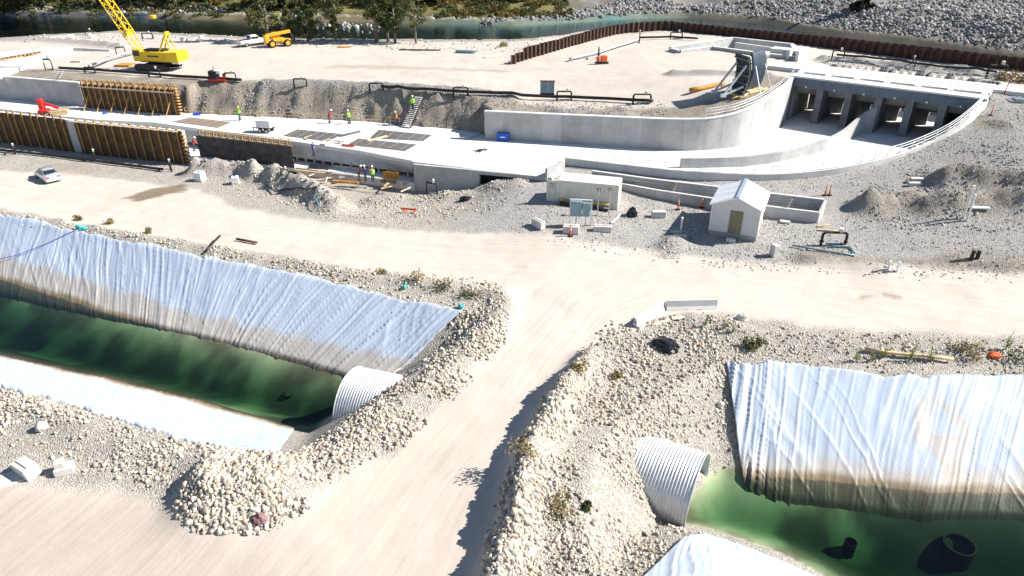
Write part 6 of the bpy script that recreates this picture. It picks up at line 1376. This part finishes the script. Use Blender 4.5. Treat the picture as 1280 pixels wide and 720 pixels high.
# the wood beyond the river reads as one mass
fr_ = np.random.default_rng(23); VV = []; FF = {}
for m in ('leaf_dark', 'leaf_olive', 'leaf_autumn', 'leaf_green'): FF[m] = []
bark = MB()
for i in range(150):
    s = fr_.random(); x = -190+s*(205+15); dF0 = 3+fr_.random()**1.4*45
    base = W(min(max(640+(x)/180*855, -250), 640), 22, 4.2); x0 = base[0]+fr_.normal()*1.5; y0 = base[1]+4+dF0*.9
    if -30 < x0: hh_ = 5+5*fr_.random()
    else: hh_ = 8+9*fr_.random()
    z0 = float(zt(x0, y0)); sp_ = hh_*(.2+.12*fr_.random()); nb = 16; cc = []; rd = []
    for k in range(nb): a = fr_.random()*6.28; f = .06+.9*k/nb; r = sp_*math.sin(math.pi*(.12+.8*f))*(.4+.6*fr_.random()); cc.append((x0+math.cos(a)*r, y0+math.sin(a)*r, z0+f*hh_)); rd.append(sp_*.5)
    m = ['leaf_dark', 'leaf_dark', 'leaf_green', 'leaf_olive', 'leaf_autumn'][fr_.integers(0, 5)]
    V, F = leaves(np.array(cc), np.array(rd), 900, .42, fr_); FF[m].append(V); bark.tube([(x0, y0, z0-.3), (x0+fr_.normal()*.3, y0, z0+hh_*.9)], .18, 6, .04)
for i in range(330):   # undergrowth at the water's edge
    s = fr_.random()**.6; px_ = -200+s*890; b = W(px_, 20+fr_.random()*6-5*(px_ > 560), 4.3); x0, y0 = b[0], b[1]+3+fr_.random()*22; z0 = float(zt(x0, y0)); r = .6+1.2*fr_.random()
    V, F = leaves(np.array([(x0+fr_.normal()*r*.5, y0+fr_.normal()*r*.5, z0+r*.5*fr_.random()) for k in range(5)]), np.full(5, r*.6), 220, .26, fr_); FF[['leaf_olive', 'leaf_autumn', 'leaf_green', 'leaf_olive'][fr_.integers(0, 4)]].append(V)
for i in range(230):   # brush on the far bank above the riprap
    px_ = 540+fr_.random()*180; b = W(px_, 27, 4.3); x0, y0 = b[0], b[1]+2.5+fr_.random()**1.3*34; z0 = float(zt(x0, y0)); r = .5+1.3*fr_.random()
    V, F = leaves(np.array([(x0+fr_.normal()*r*.5, y0+fr_.normal()*r*.5, z0+r*.5*fr_.random()) for k in range(5)]), np.full(5, r*.6), 200, .24, fr_); FF[['leaf_autumn', 'leaf_autumn', 'leaf_olive', 'leaf_olive', 'leaf_green'][fr_.integers(0, 5)]].append(V)
for m, L in FF.items():
    if not L: continue
    V = np.vstack(L); o = fast('far_forest', V, np.arange(len(V)).reshape(-1, 4), m); tag(o, 'dark mixed wood along the far river bank', 'forest', kind='stuff')
o = bark.build('far_forest_trunks', 'bark_grey', None); tag(o, 'trunks of the dark wood along the far river bank', 'forest', kind='stuff')
# single dark tree at top right, dry bushes
tree('single dark conifer on the far rocky slope at the upper right', G(1077, 12), 9, 2.4, 'leaf_dark', tr_, 3000, .04, True, .4, 'conifer_tree')
def bush(px_, py_, r, m, label, n=260, size=.09, name='bush'):
    p = G(px_, py_); rr = np.random.default_rng(int(px_*7+py_)); t = thing(name, label, 'bush', p); C_ = np.array([(rr.normal()*r*.4, rr.normal()*r*.4, r*.45*rr.random()+.1) for k in range(6)]); V, F = leaves(C_, np.full(6, r*.55), n, size, rr); V[:, 2] = np.maximum(V[:, 2], 0); o = fast('foliage', V, F, m); o.parent = t
    sb = MB()
    for k in range(6): sb.tube([(0, 0, -.05), tuple(C_[k])], .02, 4, .006)
    sb.build('stem', 'bark_grey', t); return t
bush(940, 436, .75, 'leaf_olive', 'round olive bush on gravel left above the right pond liner', 500, .1); bush(1198, 437, .8, 'weed_dry', 'dry brown bush left of the red debris'); bush(1222, 446, .9, 'weed_dry', 'reddish dry bush beside the red debris'); bush(1270, 450, .9, 'leaf_olive', 'olive bush at the right photo edge above the liner')
bush(722, 464, .7, 'weed_dry', 'dry tuft at the top of the haul road berm'); bush(660, 570, .8, 'weed_dry', 'dry tuft on the dark berm beside the haul road'); bush(699, 637, .75, 'weed_dry', 'dry round bush on the stony slope left of the right culvert'); bush(733, 637, .3, 'leaf_green', 'tiny green weed on the stony slope'); bush(770, 472, .4, 'weed_dry', 'small dry tuft above the right culvert')
bush(183, 292, .6, 'leaf_olive', 'olive tuft on the windrow left of the black pipe ends'); bush(135, 280, .6, 'weed_dry', 'dry tuft on the left windrow'); bush(98, 276, .5, 'leaf_autumn', 'yellow-green tuft on the left windrow'); bush(520, 352, 1.0, 'weed_dry', 'dry brush patch near the right end of the left windrow'); bush(555, 362, .9, 'leaf_olive', 'olive brush at the windrow corner'); bush(585, 372, .9, 'leaf_olive', 'dark brush in the hollow at the windrow corner'); bush(480, 343, .6, 'weed_dry', 'dry grass tuft beside the road above the left liner')
bush(1262, 100, 1.6, 'weed_dry', 'dry tan bush by the pipe loop at the upper right', 700, .16); bush(1290, 104, 1.8, 'leaf_autumn', 'autumn bush at the upper right edge', 700, .16); bush(661, 66, 1.3, 'weed_dry', 'dry bush on the bank left of the sheet piles', 500, .14); bush(628, 58, 1.0, 'weed_dry', 'dry bush by the river above the pipe bundle', 400, .13); bush(30, 43, 1.6, 'leaf_autumn', 'yellow-green bush on the river bank at the upper left', 500, .16); bush(12, 44, 1.4, 'leaf_olive', 'olive bush at the upper left river bank', 500, .16)
def weed(px_, py_, h, label):
    p = G(px_, py_); rr = np.random.default_rng(int(px_*3+py_)); t = thing('weed', label, 'weed', p, 0, 'tall green weeds above the right liner'); V = []; F = []; sb = MB()
    for s in range(3):
        ang = rr.random()*6.28; tip = Vector((math.cos(ang)*.18*h, math.sin(ang)*.18*h, h*(.7+.4*rr.random()))); sb.tube([(0, 0, -.05), tuple(tip*.5+Vector((0, 0, .03))), tuple(tip)], .02, 5, .006)
        for k in range(16):
            f = .1+.85*k/16; q = tip*f; a = rr.random()*6.28; l = .22*(1.1-f)*h*.7+.06; d_ = Vector((math.cos(a), math.sin(a), .4)); w_ = Vector((-math.sin(a), math.cos(a), 0))*l*.22; b = len(V); V += [q, q+d_*l*.5+w_, q+d_*l, q+d_*l*.5-w_]; F.append((b, b+1, b+2, b+3))
    sb.build('stem', 'weed_green', t); raw('leaf_whorl', V, F, 'weed_green', t)
for px_, py_, h, lab in ((880, 409, 1.0, 'leafy weed just right of the jersey barriers'), (905, 412, .9, 'second leafy weed right of the jersey barriers'), (916, 416, .8, 'low weed left of the round olive bush'), (1070, 452, 1.3, 'leftmost tall weed above the right liner'), (1090, 452, 1.1, 'second tall weed above the right liner'), (1104, 448, 1.4, 'third tall weed above the right liner'), (1136, 452, 1.4, 'tall weed at the middle of the long timber'), (1163, 452, 1.5, 'tall weed at the right end of the long timber'), (1256, 437, 1.6, 'tall weed right of the red debris'), (952, 432, .9, 'weed growing out beside the round olive bush')): weed(px_, py_, h, lab)
# ------------------------------------------------------------------ small clutter of the works
lr = np.random.default_rng(77)
lumber0 = [MB().box((0, 0, .06), (l, w, .1)).build('lumber_offcut', m, None) for l, w, m in ((1.4, .12, 'timber_new'), (.8, .3, 'concrete_midgrey'), (1.7, .12, 'timber_pale'))]
k = 0
for i in range(24):
    if i < 15: px_ = 382+lr.random()*128; py_ = 210+(px_-382)*.14+lr.random()*14; p = W3(px_, py_, -.3)
    else: px_ = 378+lr.random()*60; py_ = 170+(px_-378)*.13+lr.random()*8; p = W3(px_, py_, ZF+.01)
    src = lumber0[i % 3]; o = src if i < 3 else src.copy()
    if i >= 3: COL.objects.link(o)
    o.location = p; o.rotation_euler.z = lr.random()*6.28
    tag(o, 'small offcut of form lumber lying on the pit floor' if i < 15 else 'small offcut of form lumber lying on the channel floor near the pit', 'lumber', 'lumber offcuts on the pit floor' if i < 15 else 'lumber offcuts on the channel floor')
def rebar_row(label, a, b, n, h, z):
    A = np.array(a); B = np.array(b); c = (A+B)/2; t = thing('rebar_row', label, 'rebar', (c[0], c[1], z))
    for i in range(n):
        p = A+(B-A)*(i/(n-1)); MB().tube([(p[0], p[1], z), (p[0]+lr.normal()*.02, p[1], z+h)], .018, 5).build('bar', 'rebar_mat', t, world=True)
    for zz in (z+h*.5, z+h*.9): MB().tube([(A[0], A[1], zz), (B[0], B[1], zz)], .015, 5).build('tie_bar', 'rebar_mat', t, world=True)
rebar_row('thin rebar row standing along the pit kerb', W(376, 219, -.3), W(512, 237.5, -.3), 46, 1.1, -.3)
rebar_row('thin rebar row standing along the lip above the pit', W(436, 184.5, ZF), W(512, 197, ZF), 30, .8, ZF)
p = W3(489, 175, ZF)
bundle('reddish rebar bundle at the near grid left of the box slab', 437, 181, 8, 1.6, 'red_paint', -10, 'rebar_bundle', 'rebar', .04, ZF+.1)
bundle('pale planks lying between the two grids left of the box slab', 470, 173, 4, 3.0, 'timber_new', 50, 'planks', 'planks', .06, ZF+.02)
bundle('dark rods at the corner of the trailer grid', 436, 167, 6, 3.2, 'steel_dark', 48, 'rods', 'rods', .05, ZF+.02)
# silt mats of boulders in the river
stones('river_boulders', [[(330, 24, 4.2), (430, 27, 4.2), (480, 34, 4.2), (470, 42, 4.2), (400, 36, 4.2), (340, 30, 4.2)]], 60, .3, 1.0, PALG, label='pale boulders breaking the shallow river', avoid=False, clump=.2)
rb = [o for o in bpy.data.objects if o.name.startswith('river_boulders')][0]; rb.location.z = 1.75
lump('blue_bag', 'small blue bag at the foot of the far timber form', 'bag', 130, 142, (.6, .5, .6), 'blue_plastic', 31); bpy.data.objects['blue_bag'].location = W3(131, 142.5, ZF)
lump('blue_tarp', 'small blue tarp at the floor edge right of the far form', 'tarp', 246, 141, (1.0, .5, .6), 'blue_plastic', 33); bpy.data.objects['blue_tarp'].location = W3(246, 144, ZF)
lump('black_bag', 'black bag lying by the box culvert opening', 'bag', 581, 251, (1.1, .6, .9), 'black_plastic', 34)
p = G(512, 267); t = thing('saw_horse', 'fallen red barricade on the spoil in front of the pit', 'barricade', p, R(-15))
MB().beam((-1.0, 0, .45), (.8, 0, .5), .06, .2).build('board', 'orange_plastic', t)
for x in (-.6, .6): MB().beam((x, -.35, 0), (x, .05, .5), .05, .08).build('leg', 'orange_plastic', t); MB().beam((x, .35, 0), (x, -.05, .5), .05, .08).build('leg', 'orange_plastic', t)
gpipe('rope', 'thin blue rope running down the left pond liner at the left edge', [(-20, 338), (40, 318), (80, 298), (104, 287)], .035, 'blue_plastic', .2, 'rope', 5)
mat('teal_bag', (.05, .42, .36), .6, 0, .1, 4)
for i, (px_, py_, lab) in enumerate(((99, 286, 'teal sandbag at the top of the left liner, left one of a pair'), (106, 288, 'teal sandbag at the top of the left liner, right one of a pair'), (506, 362, 'teal sandbag on the brush near the right end of the left liner'), (576, 386, 'teal sandbag at the right tip of the left liner'))):
    o = lump('sandbag', lab, 'sandbag', px_, py_, (.55, .35, .5), 'teal_bag', 41+i, i*40); o.location.z += .1
